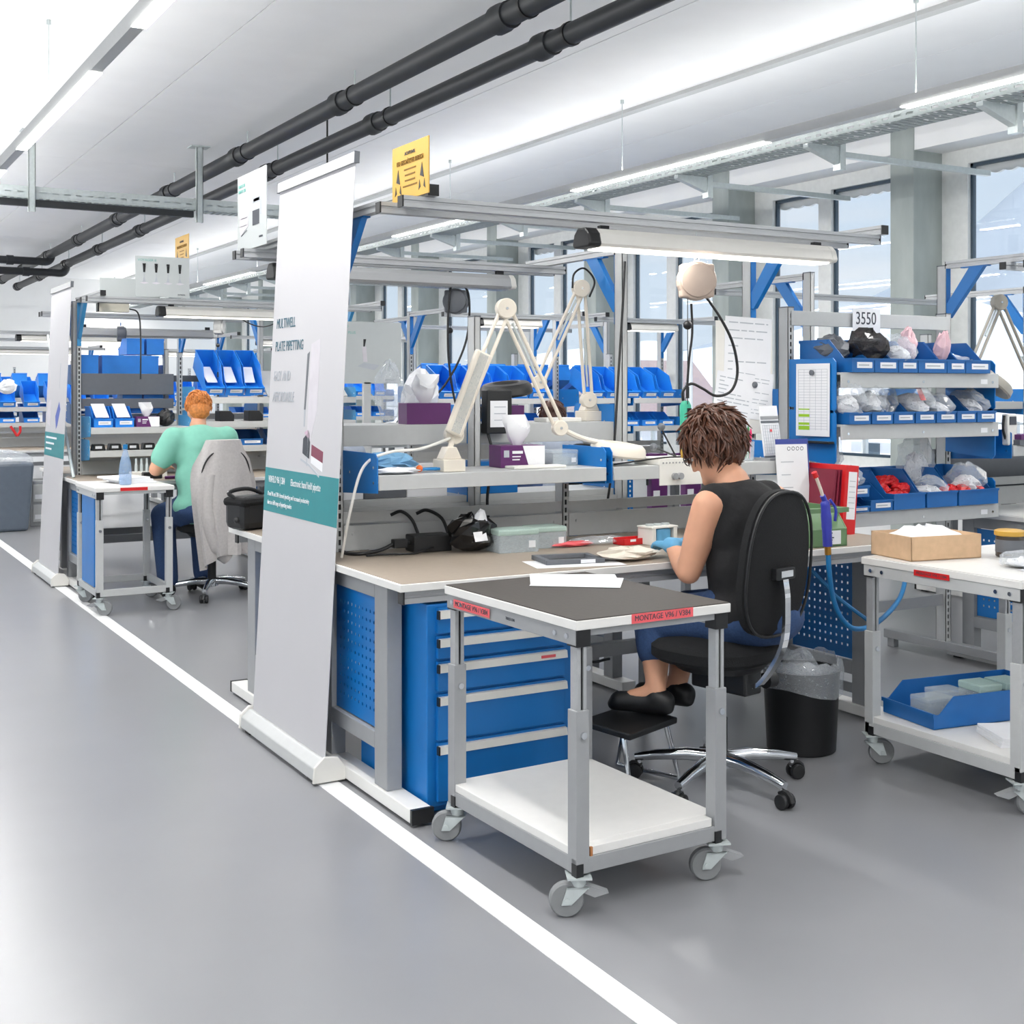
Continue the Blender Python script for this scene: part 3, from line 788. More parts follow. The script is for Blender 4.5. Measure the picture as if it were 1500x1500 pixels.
def task_chair(label, loc, rz, seat_h=.55, star=0, back_z=(.62, 1.16), fabric=True, back_y=-.24, back_tilt=6):
    """origin on the floor below the seat; sitter looks along +y"""
    t = thing('task_chair', label, 'chair', loc, rz, 'black work chairs')
    def ell(w, h, n=36, p=2.6):
        o = []
        for i in range(n):
            a = 2 * math.pi * i / n; c, s = math.cos(a), math.sin(a)
            o.append((w / 2 * abs(c) ** (2 / p) * (1 if c > 0 else -1), h / 2 * abs(s) ** (2 / p) * (1 if s > 0 else -1)))
        return o
    def pad(w, h, th, n=36, bul=.02, taper=1.0):
        b = MB(); vs = []; fs = []; e = ell(w, h, n)
        lv = [(.90, -th / 2), (1.0, -th * .25), (1.0, th * .25), (.90, th / 2), (.5, th / 2 + bul), (.0, th / 2 + bul * 1.3)]
        for (k, z) in lv:
            for (x, y) in e:
                yy = y * k; vs.append((x * k * (1 + (taper - 1) * (yy / h)), yy, z))
        for i in range(len(lv) - 1):
            for j in range(n): fs.append((i * n + j, i * n + (j + 1) % n, (i + 1) * n + (j + 1) % n, (i + 1) * n + j))
        fs.append(tuple(reversed(range(n)))); b.add(vs, fs, True); return b
    s = pad(.46, .44, .07); s.v = [(x, y + .02, z + seat_h - .045) for x, y, z in s.v]; obj('seat', s, MT['fabric'], t)
    b = MB(); b.lathe([(.16, -.03), (.19, 0), (.18, .012)], 20, M4((0, 0, seat_h - .08))); obj('seat_pan', b, MT['black'], t)
    zc = (back_z[0] + back_z[1]) / 2; hh = back_z[1] - back_z[0]
    Mb = M4((0, back_y, zc), (RX(back_tilt) @ Matrix(((-1, 0, 0), (0, 0, 1), (0, 1, 0)))))
    p = pad(.385, hh, .055, 44, .012, .86); p.v = [tuple(Mb @ Vector(v)) for v in p.v]; br = obj('backrest', p, MT['fabric'], t)
    e = ell(.385, hh, 44); ring = [Mb @ Vector((x * .985 * (1 - .14 * (y / hh)), y * .985, -.028)) for x, y in e]; ring.append(ring[0])
    b = MB(); b.tube(ring, .006, 6, cap=False); obj('backrest_piping', b, MT['black'], br)
    b = MB(); q = .02
    b.box(-.055, .055, back_y - .055, back_y - .028, zc - .055, zc - .012); obj('back_bracket', b, MT['black'], br, .004)
    b = MB(); b.box(-.035, .035, back_y - .06, back_y - .055, zc - .045, zc - .022); obj('maker_plate', b, MT['chrome'], br)
    st = [(0, back_y - .045, zc - .05), (0, back_y - .055, zc - .14), (0, back_y - .04, zc - .3), (0, -.19, seat_h - .14), (0, -.12, seat_h - .15)]
    b = MB(); pts = spline(st, 6)
    for a, c in zip(pts[:-1], pts[1:]):
        v = c - a; b.box(-.016, .016, -.007, .007, 0, v.length, frame(a, (1, 0, 0), (0, -v.z, v.y)) @ M4() if False else Matrix.Translation(a) @ v.to_track_quat('Z', 'X').to_matrix().to_4x4() @ Matrix.Rotation(R(90), 4, 'Z'))
    obj('back_stem', b, MT['chrome'], t)
    b = MB(); b.box(-.05, .05, -.16, .1, seat_h - .19, seat_h - .1); obj('tilt_mechanism', b, MT['black'], t, .01)
    b = MB(); b.cyl((.05, -.12, seat_h - .16), (.14, -.12, seat_h - .16), .008, n=8); b.cyl((.12, -.12, seat_h - .16), (.17, -.12, seat_h - .16), .03, n=14); obj('knob', b, MT['black'], t)
    b = MB(); b.cyl((.06, .05, seat_h - .14), (.26, .08, seat_h - .13), .007, n=8); b.box(.24, .30, .06, .1, seat_h - .14, seat_h - .125); obj('lever', b, MT['black'], t)
    b = MB(); b.cyl((0, 0, .1), (0, 0, seat_h - .3), .03, n=16); b.cyl((0, 0, seat_h - .3), (0, 0, seat_h - .15), .016, n=12); obj('gas_column', b, MT['black'], t)
    b = MB(); b.lathe([(.03, .07), (.045, .075), (.045, .125), (.03, .13)], 18); obj('hub', b, MT['chrome'], t)
    for k in range(5):
        a = star + 72 * k; Mx = M4((0, 0, 0), RZ(a))
        b = MB(); pts = [(.03, 0, .11), (.12, 0, .112), (.24, 0, .098), (.325, 0, .082)]
        b.tube([Mx @ Vector(p) for p in pts], [.026, .024, .02, .016], 10); lg = obj('base_leg', b, MT['chrome'], t)
        b = MB(); b.cyl(Mx @ Vector((.31, 0, .045)), Mx @ Vector((.31, 0, .085)), .009, n=8); obj('castor_stem', b, MT['chrome'], lg)
        b = MB(); Mw = Mx @ M4((.325, 0, .028), RX(90))
        for s0 in (-.03, .006): b.lathe([(.012, s0), (.026, s0 + .002), (.028, s0 + .006), (.028, s0 + .018), (.026, s0 + .022), (.012, s0 + .024)], 18, Mw)
        b.tube([Mx @ Vector((.325 + .031 * math.cos(q), 0, .028 + .031 * math.sin(q))) for q in [0, .6, 1.2, 1.8, 2.4]], .012, 6)
        obj('castor', b, MT['black'], lg)
    return t

def magnifier(label, base, P, head, m=None, head_dir=None, headm=None, tilt=0, group='magnifier lamps'):
    """spring-arm lamp; base point, joints P = [low, top, end], head centre"""
    m = m or MT['cream']; base = Vector(base); P = [Vector(p) for p in P]; head = Vector(head)
    t = thing('magnifier_lamp', label, 'lamp', base, 0, group); L_ = lambda p: Vector(p) - base
    b = MB(); b.box(-.05, .05, -.05, .05, 0, .05); b.prism([(-.045, .05), (.045, .05), (.02, .1), (-.02, .1)], 'y', -.03, .03); b.cyl((0, 0, .08), L_(P[0]), .012, n=10); obj('base', b, m, t, .003)
    low, top, end = P
    nrm = Vector((.24, .97, 0)).normalized()
    def twin(a, c, nm):
        v = (c - a); side = v.cross(nrm).normalized() * .02
        b = MB()
        for s in (-1, 1): b.cyl(L_(a) + side * s, L_(c) + side * s, .0085, n=8)
        o = obj(nm, b, m, t)
        c2 = MB(); c2.cyl(L_(a) + v * .12, L_(a) + v * .55, .006, n=8); obj('spring', c2, MT['zinc'], o)
    twin(low, top, 'lower_arm'); twin(top, end, 'upper_arm')
    for k, p in enumerate((low, top, end)):
        b = MB(); r_ = (.04, .044, .034)[k]
        b.tube([L_(p) - nrm * .022, L_(p) - nrm * .018, L_(p) + nrm * .018, L_(p) + nrm * .022], [r_ * .9, r_, r_, r_ * .9], 22); jo = obj('joint', b, m, t)
        b = MB(); b.tube([L_(p) - nrm * .027, L_(p) - nrm * .02], [.006, .006], 10); obj('joint_screw', b, MT['chrome'], jo)
    b = MB(); d = (L_(head) - L_(end)); b.tube(spline([L_(end), L_(end) + d * .35 + Vector((0, 0, -.01)), L_(head) - d * .3], 5), .012, 8); obj('neck', b, m, t)
    Mh = Matrix.Translation(L_(head)) @ (head_dir or RX(tilt)).to_4x4()
    b = MB(); b.lathe([(.075, -.028), (.122, -.03), (.128, -.02), (.122, .012), (.108, .026), (.07, .03), (.066, .024), (.066, -.02), (.075, -.028)], 32, Mh); hd = obj('lamp_head', b, headm or m, t)
    b = MB(); b.lathe([(0, -.004), (.068, -.001), (.068, .003), (0, .008)], 24, Mh); obj('lens', b, MT['clear'], hd)
    return t

def balancer(label, loc, rz, hang_z, m, tool=False):
    t = thing('tool_balancer', label, 'tool balancer', loc, rz, 'hanging tool balancers')
    b = MB(); pts = []
    for i in range(24):
        a = 2 * math.pi * i / 24; r = .066 + .014 * max(0, math.cos(4 * (a - .78))) ** 6; pts.append((r * math.cos(a), r * math.sin(a)))
    b.prism(pts, 'y', -.03, .03); obj('housing', b, m, t, .006)
    b = MB(); b.lathe([(.058, 0), (.056, .012), (.03, .02), (0, .021)], 24, M4((0, -.03, 0), RX(90))); obj('drum_cover', b, m, t)
    b = MB(); b.cyl((0, 0, .07), (0, 0, .095), .008, n=8); b.tube([(.012 * math.cos(a), 0, .11 + .014 * math.sin(a)) for a in [x * .5 for x in range(-3, 10)]], .003, 6); obj('hook', b, MT['chrome'], t)
    b = MB(); b.cyl((-.03, 0, -.06), (-.03, 0, -.42), .0015, n=5); b.ball((-.03, 0, -.15), .016, 10, 7); b.cyl((-.03, 0, -.36), (-.03, 0, -.40), .006, n=8); obj('pull_cord', b, MT['black'], t)
    return t
# ------------------------------------------------------------------ near row of benches
A1 = workbench('near workbench with blue drawer cabinet where the woman in black works', (1.815, 3.93, 0), 0, 2.515, .92,
    [(.151, 2.22), (1.255, 1.10), (2.365, 2.22)], [(.151, 2.205, .87), (2.365, 2.205, .87)],
    [(.046, 2.36, .09, 2.163), (.04, 2.345, .27, 2.163)],
    [(.17, 1.235, .56, .92, 1.165, dict(th=.058)), (1.275, 2.345, .56, .92, 1.165, dict(th=.058))])
B1 = workbench('workbench back to back with the near one, seen through its shelves', (3.65, 6.03, 0), 180, 1.79, .97,
    [(.15, 2.2), (.96, 1.83), (1.69, 2.2)], [(.15, 2.18, .85), (1.69, 2.18, .85)], [(.05, 1.82, .2, 2.14), (.05, 1.82, .32, 2.14)],
    [(.17, .94, .6, .97, 1.345, dict(th=.09)), (.98, 1.67, .6, .97, 1.345, dict(th=.09)), (.17, .94, .68, .97, 1.02, dict(th=.06)), (.98, 1.67, .68, .97, 1.02, dict(th=.06))])
A3 = workbench('workbench at right edge of the picture beside the window', (5.62, 4.01, 0), 0, 2.2, .92,
    [(.06, 2.2), (1.05, 1.1), (2.12, 2.2)], [(.06, 2.205, .87), (2.12, 2.205, .87)], [(.0, 2.18, .35, 2.163), (.0, 2.18, .5, 2.163)],
    [(.085, 1.03, .5, .92, 1.2, dict(th=.058)), (1.07, 2.095, .5, .92, 1.2, dict(th=.058))], topmat=False)
tube_lamp('lit tube lamp with black end cap hanging above the woman', (2.70, 4.10, 2.095), (3.95, 4.10, 2.095), True, 7, .02)
tube_lamp('unlit grey tube lamp over the bench behind the balancer', (2.0, 5.72, 2.065), (3.27, 5.72, 2.065), False, 0, .03)
tube_lamp('tube lamp over the bench at the right edge', (6.3, 4.36, 2.095), (7.5, 4.36, 2.095), True, 4, .02)

# ESD sign on the left arm
def esd_sign(label, loc, sc=1.0):
    t = thing('warning_sign', label, 'sign', loc, 0, 'yellow warning signs')
    b = MB(); b.box(-.002, .002, -.152 * sc, .152 * sc, 0, .2 * sc); obj('plate', b, MT['yellow'], t)
    # printed face looks to -x, reading direction is -y
    F = lambda y, z: frame((-.003, y * sc, z * sc), (0, -1, 0), (0, 0, 1))
    text(t, 'ACHTUNG', .018 * sc, F(0, .165), MT['ink'])
    text(t, 'ESD GESCHÜTZTER BEREICH', .024 * sc, F(0, .135), MT['esdink'], sx=.72)
    for k, w_ in enumerate((.1, .085, .085, .12)):
        b = MB(); b.box(-.0032, -.002, -w_ / 2 * sc, w_ / 2 * sc, (.105 - .02 * k) * sc, (.11 - .02 * k) * sc); obj('print_line', b, MT['esdink'], t)
    for yy in (-.1, .1):
        b = MB(); b.prism([((yy - .016) * sc, .06 * sc), ((yy + .016) * sc, .07 * sc), (yy * sc, .115 * sc)], 'x', -.0032, -.002)
        for q in (-1, 1): b.prism([((yy + q * .028) * sc, .02 * sc), ((yy + q * .012) * sc, .03 * sc), ((yy + q * .02) * sc, .055 * sc)], 'x', -.0032, -.002)
        obj('hazard_mark', b, MT['black'], t)
    return t
MT['esdink'] = mat('brown_ink', (120, 88, 30), .8)
esd_sign('yellow warning sign standing on the near overhead arm', (1.934, 4.10, 2.19))

# ------------------------------------------------------------------ drawer cabinet
t = thing('drawer_cabinet', 'blue steel drawer cabinet with white handles under the near bench', 'cabinet', (1.935, 3.955, 0))
b = MB(); b.box(0, .60, .012, .60, .03, .745); b.box(.03, .57, .05, .56, 0, .03); body = obj('body', b, MT['blue'], t, .004)
zs = [.045, .262, .434, .549, .638, .738]
for k in range(5):
    b = MB(); b.box(.035, .565, -.004, .014, zs[k] + .004, zs[k + 1] - .006); dr = obj('drawer', b, MT['blue'], t, .002)
    z = zs[k + 1] - .03
    b = MB(); b.prism([(-.022, z - .012), (-.004, z - .014), (-.004, z + .016), (-.018, z + .014)], 'x', .036, .564); obj('handle', b, MT['whitep'], dr)
    b = MB(); b.box(.03, .036, -.022, -.004, z - .014, z + .016); obj('handle_cap', b, MT['black'], dr)
    if k == 2: 
        b = MB(); b.box(.45, .51, -.0235, -.02, z - .004, z + .006); obj('red_tag', b, MT['redtape'], dr)

# ------------------------------------------------------------------ near trolley
T1 = trolley('grey trolley with dark rubber top and empty white lower shelf in front', (1.918, 2.975, 0), 2, .575, .77, .85, MT['dmat'], castor_dir=(152, 158, 146, 140))
for (x0, M) in (('a', frame((-.0006, .59, .797), (0, -1, 0), (0, 0, 1))), ('b', frame((.31, -.0006, .835), (1, 0, 0), (0, 0, 1)))):
    hgt = .028
    b = MB(); b.box(-.115, .115, -hgt / 2, hgt / 2, 0, .001, M); tp = obj('tape_label', b, MT['redtape'], T1)
    text(tp, 'MONTAGE V96 / V384', .0235, M @ M4((0, 0, .0012)), MT['ink'], sx=.92)
text(T1, 'TRESTON', .012, frame((.0036, .36, .797), (0, -1, 0), (0, 0, 1)), MT['ink'])
b = MB(); b.box(.058, .066, .012, .02, .17, .196); obj('wood_stop', b, MT['tape'], T1)
printed_sheet('loose drawing sheets lying on the near trolley top', M4((2.30, 3.56, .852), RZ(-38)), .30, .212, 4, 7)
printed_sheet('second sheet half under the drawing on the trolley top', M4((2.33, 3.63, .8505), RZ(-30)), .30, .212, 14, 7)

# ------------------------------------------------------------------ items on the near bench
z = .8305
t = thing('power_adapter', 'black power supply block with plug on the bench', 'power supply', (2.30, 4.70, z), -3)
b = MB(); b.box(-.085, .085, -.05, .05, 0, .07); obj('block', b, MT['black'], t, .006)
b = MB(); b.box(-.16, -.10, -.02, .02, .02, .055); b.box(-.10, -.085, -.012, .012, .03, .045); obj('plug', b, MT['black'], t, .003)
b = MB(); b.tube(spline([(-.16, 0, .035), (-.22, -.01, .015), (-.30, -.02, .008), (-.345, .02, .006), (-.35, .1, .01)], 6), .008, 8); obj('cable', b, MT['black'], t)
b = MB(); b.tube(spline([(.0, -.05, .02), (-.1, -.09, .006), (-.22, -.06, .005), (-.3, -.07, .005)], 6), .004, 6); obj('thin_cable', b, MT['black'], t)
MT['foil'] = mat('black_foil', (20, 20, 22), .18, 0, .3, 20)
t = thing('foil_bag', 'crumpled shiny black plastic bag on the bench', 'bag', (2.45, 4.60, z), 15)
obj('film', crumple(.22, .18, .15, 8, 14, 8, .22), MT['foil'], t)
b = crumple(.07, .05, .08, 4, 8, 5); b.v = [(x + .01, y - .04, zz + .09) for x, y, zz in b.v]; obj('white_wrap', b, MT['paper'], t)
b = MB(); b.box(-.035, .035, -.001, .001, -.02, .02, M4((-.03, -.085, .07), RX(-20))); obj('sticker', b, MT['paper'], t)
MT['minttop'] = film('mint_lid', (205, 230, 220), .6)
def clear_box(label, loc, w, d, h, rz=0, lidm=None):
    t = thing('clear_box', label, 'box', loc, rz, 'clear plastic boxes')
    b = MB(); th = .003
    b.box(-w / 2, w / 2, -d / 2, d / 2, 0, th); b.box(-w / 2, w / 2, -d / 2, -d / 2 + th, 0, h * .75); b.box(-w / 2, w / 2, d / 2 - th, d / 2, 0, h * .75); b.box(-w / 2, -w / 2 + th, -d / 2, d / 2, 0, h * .75); b.box(w / 2 - th, w / 2, -d / 2, d / 2, 0, h * .75)
    obj('tray', b, MT['clear'], t)
    b = MB(); b.box(-w / 2 - .003, w / 2 + .003, -d / 2 - .003, d / 2 + .003, h * .75, h); obj('lid', b, lidm or MT['minttop'], t, .006)
    b = MB()
    n = 5
    for i in range(n): b.box(-w * .42 + i * w * .84 / n, -w * .42 + (i + .8) * w * .84 / n, -d * .4, d * .4, .004, h * .5)
    obj('contents', b, MT['clear'], t)
    b = MB(); b.box(w * .25, w * .42, -d / 2 - .002, -d / 2, h * .2, h * .5); obj('sticker', b, MT['paper'], t)
    return t
clear_box('clear box with mint lid beside the black bag', (2.60, 4.52, z), .18, .12, .095, -4)
clear_box('clear box with mint lid, the one farther right', (2.79, 4.58, z), .15, .12, .09, -4)
t = thing('picture_frame_tray', 'flat dark grey frame with white label on the bench', 'tray', (2.63, 4.14, z + .001), -12)
b = MB()
for q in ((-.12, .12, -.09, -.065), (-.12, .12, .065, .09), (-.12, -.095, -.065, .065), (.095, .12, -.065, .065)): b.box(*q, 0, .018)
obj('frame', b, MT['dgrey'], t, .002)
b = MB(); b.box(.02, .08, -.0915, -.09, .002, .016); obj('label_card', b, MT['paper'], t)
printed_sheet('plain white sheet under the dark frame', M4((2.62, 4.08, z), RZ(-14)), .36, .2, 3, 0)
bag('soft cream cloth lying before the woman', (2.86, 4.06, z), .26, .15, .05, 21, MT['cream'], 'cloth', 'cloth')
bag('red foam strip on the bench under the shelf', (2.90, 4.52, z), .2, .06, .022, 5, MT['redtape'], 'foam_strip', 'foam')
bag('clear bag with papers behind the red tray', (3.05, 4.55, z), .3, .14, .03, 9, MT['bag'], 'plastic_bag', 'bag')
t = thing('red_tray', 'small red plastic tray by the back panel', 'tray', (3.16, 4.47, z), 3)
b = MB(); b.box(-.065, .065, -.04, .04, 0, .005); b.box(-.065, .065, -.04, -.036, 0, .028); b.box(-.065, .065, .036, .04, 0, .028); b.box(-.065, -.061, -.04, .04, 0, .028); b.box(.061, .065, -.04, .04, 0, .028); obj('tray', b, MT['red'], t, .002)
b = MB(); b.box(-.03, .0, -.0412, -.04, .015, .025); obj('label_card', b, MT['paper'], t)
t = thing('part_stand', 'white assembly stand with round openings before the woman', 'stand', (3.27, 4.42, z), 4)
b = MB(); b.box(-.075, .075, -.05, .05, .072, .08); b.box(-.07, -.05, -.05, .05, 0, .072); b.box(.05, .07, -.05, .05, 0, .072); obj('frame', b, MT['whitep'], t, .002)
for k in range(3):
    b = MB(); b.lathe([(.012, .08), (.018, .08), (.018, .088), (.012, .088)], 14, M4((-.045 + .045 * k, 0, 0))); obj('ring', b, MT['zinc'], t)
b = MB(); b.box(-.04, .04, -.045, .04, .01, .07); obj('blue_part', b, MT['glove'], t, .01)

# ------------------------------------------------------------------ items on the near shelf
z = 1.1655
MAG1 = magnifier('cream magnifier lamp whose round head hangs over the near shelf', (2.345, 4.60, z), [(2.387, 4.64, 1.313), (2.641, 4.65, 1.846), (2.912, 4.65, 1.333)], (3.20, 4.62, 1.235), head_dir=RY(5) @ RX(6))
MAG1.children[0]
t = thing('reflector', 'long cream lamp shade hanging on the magnifier arm', 'lamp shade', (2.44, 4.60, 1.5)); t.rotation_euler = (0, R(23), 0)
b = MB(); b.prism([(-.035, -.014), (.035, -.014), (.042, .0), (.03, .02), (-.03, .02), (-.042, 0)], 'z', -.2, .17); obj('shade', b, MT['cream'], t, .008)
b = MB(); b.box(-.02, .02, -.018, -.014, -.19, .16); obj('cover', b, MT['clear'], t)
tissue_box('purple tissue box on the near shelf behind the lamp arm', (2.735, 4.72, z), -4)
b = MB(); b.box(-.13, .13, -.04, .04, 0, .012); o = obj('white_pad', b, MT['whitep'], None, .003); o.location = (2.76, 4.60, z); tag(o, 'flat white pad in front of the tissue box', 'pad')
clear_box('clear box with pink parts on the near shelf', (2.96, 4.73, z), .13, .1, .07, 0, MT['clear'])
clear_box('small clear box just right of the tissue box', (2.865, 4.80, z), .05, .08, .1, 0, MT['clear'])
bag('folded light blue cloth on the near shelf', (2.11, 4.72, z), .26, .2, .075, 31, mat('blue_cloth', (122, 170, 206), .9, 0, .06), 'cloth', 'cloth')
bag('white cloth under the blue one on the shelf', (2.09, 4.56, z), .2, .1, .025, 33, MT['paper'], 'cloth', 'cloth')
t = thing('pliers', 'blue pliers with an orange cap on the near shelf', 'pliers', (2.22, 4.60, z + .012))
for s in (-1, 1):
    b = MB(); b.tube(spline([(0, 0, 0), (.04, s * .014, 0), (.09, s * .012, 0)], 4), .006, 8); obj('handle', b, MT['cable_blue'], t)
b = MB(); b.ball((-.01, 0, .003), .014); obj('cap', b, MT['orange'], t)
t = thing('light_cable', 'white lamp cable curving along the left upright', 'cable', (1.97, 4.56, .84))
b = MB(); b.tube(spline([(.39, .06, .46), (.25, .05, .42), (.1, .03, .41), (-.02, .0, .36), (-.075, .0, .2), (-.09, .06, .0)], 8), .006, 8); obj('cord', b, MT['whitep'], t)
# second shelf: test box, calendar, pens
t = thing('lab_stand', 'white perforated box with two round knobs on the shelf', 'instrument', (3.47, 4.52, z - .09))
b = MB(); b.box(-.14, .10, -.03, .16, .09, .12); b.box(-.14, .10, -.034, -.03, .0, .12); obj('case', b, MT['whitep'], t, .002)
b = MB()
for i in range(12): b.cyl((-.12 + .018 * i, -.036, .1), (-.12 + .018 * i, -.033, .1), .004, n=6)
obj('perforation', b, MT['metal2'], t)
for xx in (-.06, -.03):
    b = MB(); b.cyl((xx, -.05, .04), (xx, -.034, .04), .015, n=14); obj('knob', b, MT['metal2'], t)
t = thing('swab_stand', 'two black ball headed rods leaning on the white box', 'rod stand', (3.47, 4.62, z + .031))
for (p, q) in (((.05, 0, 0), (-.03, .0, .125)), ((.03, -.03, 0), (-.09, -.02, .045))):
    b = MB(); b.cyl(p, q, .004, n=6); obj('rod', b, MT['black'], t)
for q in ((-.03, 0, .135), (-.09, -.02, .045)):
    b = MB(); b.ball(q, .018); obj('ball', b, MT['dgrey'], t)
t = thing('desk_calendar', 'tear-off calendar with red date marker on the shelf', 'calendar', (4.055, 4.56, z), 12)
b = MB(); b.box(-.07, .07, -.004, 0, .02, .26, M4((0, 0, 0), RX(-8))); bk = obj('sheet', b, MT['paper'], t)
b = MB()
for k in range(10): b.box(-.06, .06, -.0055, -.004, .03 + .015 * k, .0308 + .015 * k, M4((0, 0, 0), RX(-8)))
for k in range(8): b.box(-.06 + .017 * k, -.0592 + .017 * k, -.0055, -.004, .03, .168, M4((0, 0, 0), RX(-8)))
obj('grid', b, MT['inkl'], bk)
b = MB(); b.box(-.07, .07, -.006, -.004, .178, .188, M4((0, 0, 0), RX(-8))); b.box(-.07, .07, -.006, -.004, .012, .022, M4((0, 0, 0), RX(-8))); obj('bar', b, MT['dgrey'], bk)
b = MB(); b.box(-.008, .008, -.007, -.005, .135, .147, M4((0, 0, 0), RX(-8))); obj('date_marker', b, MT['redtape'], bk)
b = MB(); b.box(-.07, .07, -.006, -.004, .195, .21, M4((0, 0, 0), RX(-8))); obj('picture', b, MT['metal2'], bk)
b = MB(); b.box(-.08, .08, -.04, .05, 0, .012); obj('stand', b, MT['metal2'], t)
t = thing('pen_cup', 'clear cup of green, pink and white pens beside the calendar', 'pens', (3.93, 4.60, z), 0)
b = MB(); b.lathe([(.03, 0), (.034, .09), (.032, .09), (.028, .004), (0, .004)], 16); obj('cup', b, MT['clear'], t)
MT['pink'] = mat('pink_pen', (226, 34, 104), .4); MT['grn'] = mat('green_pen', (34, 140, 64), .4)
for k, (dx, m) in enumerate(((.02, 'pink'), (.004, 'grn'), (-.012, 'whitep'), (-.024, 'grn'))):
    b = MB(); b.tube([(dx * .4, 0, .01), (dx, .0, .13 + .012 * k), (dx * 1.05, 0, .15 + .012 * k)], [.006, .006, .002], 8); obj('pen', b, MT[m], t)
# stuff hung at the right upright
t = thing('pin_board', 'white board behind the papers at the right upright', 'board', (4.10, 4.838, 1.28))
b = MB(); b.box(-.17, .19, -.006, 0, 0, .56); obj('panel', b, MT['whitep'], t)
F = lambda x, zz, rz=0, y=4.8315: frame((x, y, zz), (math.cos(R(rz)), 0, math.sin(R(rz))), (-math.sin(R(rz)), 0, math.cos(R(rz))))
printed_sheet('large printed sheet at the top of the white board', F(4.13, 1.68, -2, 4.831), .30, .36, 11, 8)
printed_sheet('printed sheet held by the dark magnet on the board', F(4.15, 1.475, -7, 4.8298), .27, .24, 12, 12)
printed_sheet('lower printed sheet on the board, partly hidden by her hair', F(4.03, 1.42, -9, 4.829), .24, .32, 13, 14)
t = thing('magnet', 'round dark magnet on the printed sheets', 'magnet', (4.17, 4.828, 1.525))
b = MB(); b.lathe([(.016, 0), (.016, .006), (.012, .009), (0, .01)], 16, M4((0, 0, 0), RX(90))); obj('disc', b, MT['dgrey'], t)
# brochure holder, binder, green box, folders at bench right end
z = .8305
t = thing('brochure', 'grey printed brochure in a blue folder right of the calendar', 'folder', (4.09, 4.44, .90), -8)
b = MB(); b.box(-.09, .09, 0, .004, 0, .37, M4((0, 0, 0), RX(-6))); obj('folder', b, mat('navy', (52, 66, 140), .5), t)
b = MB(); b.box(-.095, .08, -.004, 0, .0, .345, M4((0, 0, 0), RX(-6))); sh = obj('sheet', b, MT['paper'], t)
for k, ww in enumerate((.07, .05, .06)):
    b = MB(); b.box(-.07, -.07 + ww, -.0052, -.004, .26 - .06 * k, .264 - .06 * k, M4((0, 0, 0), RX(-6))); obj('print', b, MT['inkl'], sh)
b = MB()
for k in range(4): b.tube([Vector((-.045 + .024 * k + .008 * math.cos(a), -.004, .325 + .008 * math.sin(a))) for a in [i * .6 for i in range(11)]], .0015, 4)
obj('print', b, MT['ink'], sh)
b = MB(); b.box(-.06, .06, -.06, .06, -.07, -.0); obj('stand', b, MT['metal2'], t)
for k in range(3):
    b = MB(); b.box(-.006, .006, 0, .22, 0, .30, M4((4.15 + .022 * k, 4.28, z), RY(7))); o = obj('dark_red_folder', b, mat('dark_red', (122, 26, 52), .5)); tag(o, 'dark red folder, %s from the left beside the red binder' % ORD[k], 'folder', 'dark red folders')
t = thing('ring_binder', 'red ring binder with white spine label behind the green box', 'binder', (4.24, 4.26, z), 0); t.rotation_euler = (0, R(5), 0)
b = MB(); b.box(-.04, -.036, 0, .28, 0, .32); b.box(.036, .04, 0, .28, 0, .32); b.box(-.04, .04, -.004, 0, 0, .32); obj('cover', b, MT['red'], t, .002)
b = MB(); b.box(-.022, .03, -.0055, -.004, .07, .29); sp = obj('spine_label', b, MT['paper'], t)
b = MB()
for k in range(6): b.box(-.015, .022, -.0062, -.0055, .12 + .025 * k, .123 + .025 * k)
obj('print', b, MT['inkl'], sp)
b = MB(); b.box(-.035, .035, .01, .27, .01, .31); obj('pages', b, MT['paper'], t)
t = thing('stacking_box', 'green open front stacking box on the bench end', 'box', (3.815, 3.965, z), -3)
b = MB(); w_, d_, h_ = .24, .36, .165
for x in (-w_ / 2, w_ / 2 - .005): b.prism([(0, 0), (d_, 0), (d_, h_), (0, h_), (0, h_ - .02), (.05, h_ - .03), (0, .075)], 'x', x, x + .005)
b.box(-w_ / 2, w_ / 2, 0, d_, 0, .005); b.box(-w_ / 2, w_ / 2, d_ - .005, d_, 0, h_); b.box(-w_ / 2, w_ / 2, 0, .005, 0, .075); b.box(-w_ / 2 - .008, w_ / 2 + .008, -.004, .02, h_ - .02, h_)
b.add([(-w_ / 2, .003, .075), (w_ / 2, .003, .075), (w_ / 2, .06, h_ - .02), (-w_ / 2, .06, h_ - .02), (-w_ / 2, .008, .075), (w_ / 2, .008, .075), (w_ / 2, .065, h_ - .02), (-w_ / 2, .065, h_ - .02)], [(0, 1, 2, 3), (7, 6, 5, 4), (3, 2, 6, 7), (0, 3, 7, 4), (1, 5, 6, 2)])
obj('body', b, MT['green'], t)
b = MB(); b.box(.0, .085, -.002, 0, .01, .068); lb = obj('label_card', b, MT['paper'], t)
b = MB()
for k in range(5): b.box(.008, .03 + .008 * (k % 3), -.003, -.002, .016 + .01 * k, .021 + .01 * k)
obj('print', b, MT['ink'], lb)
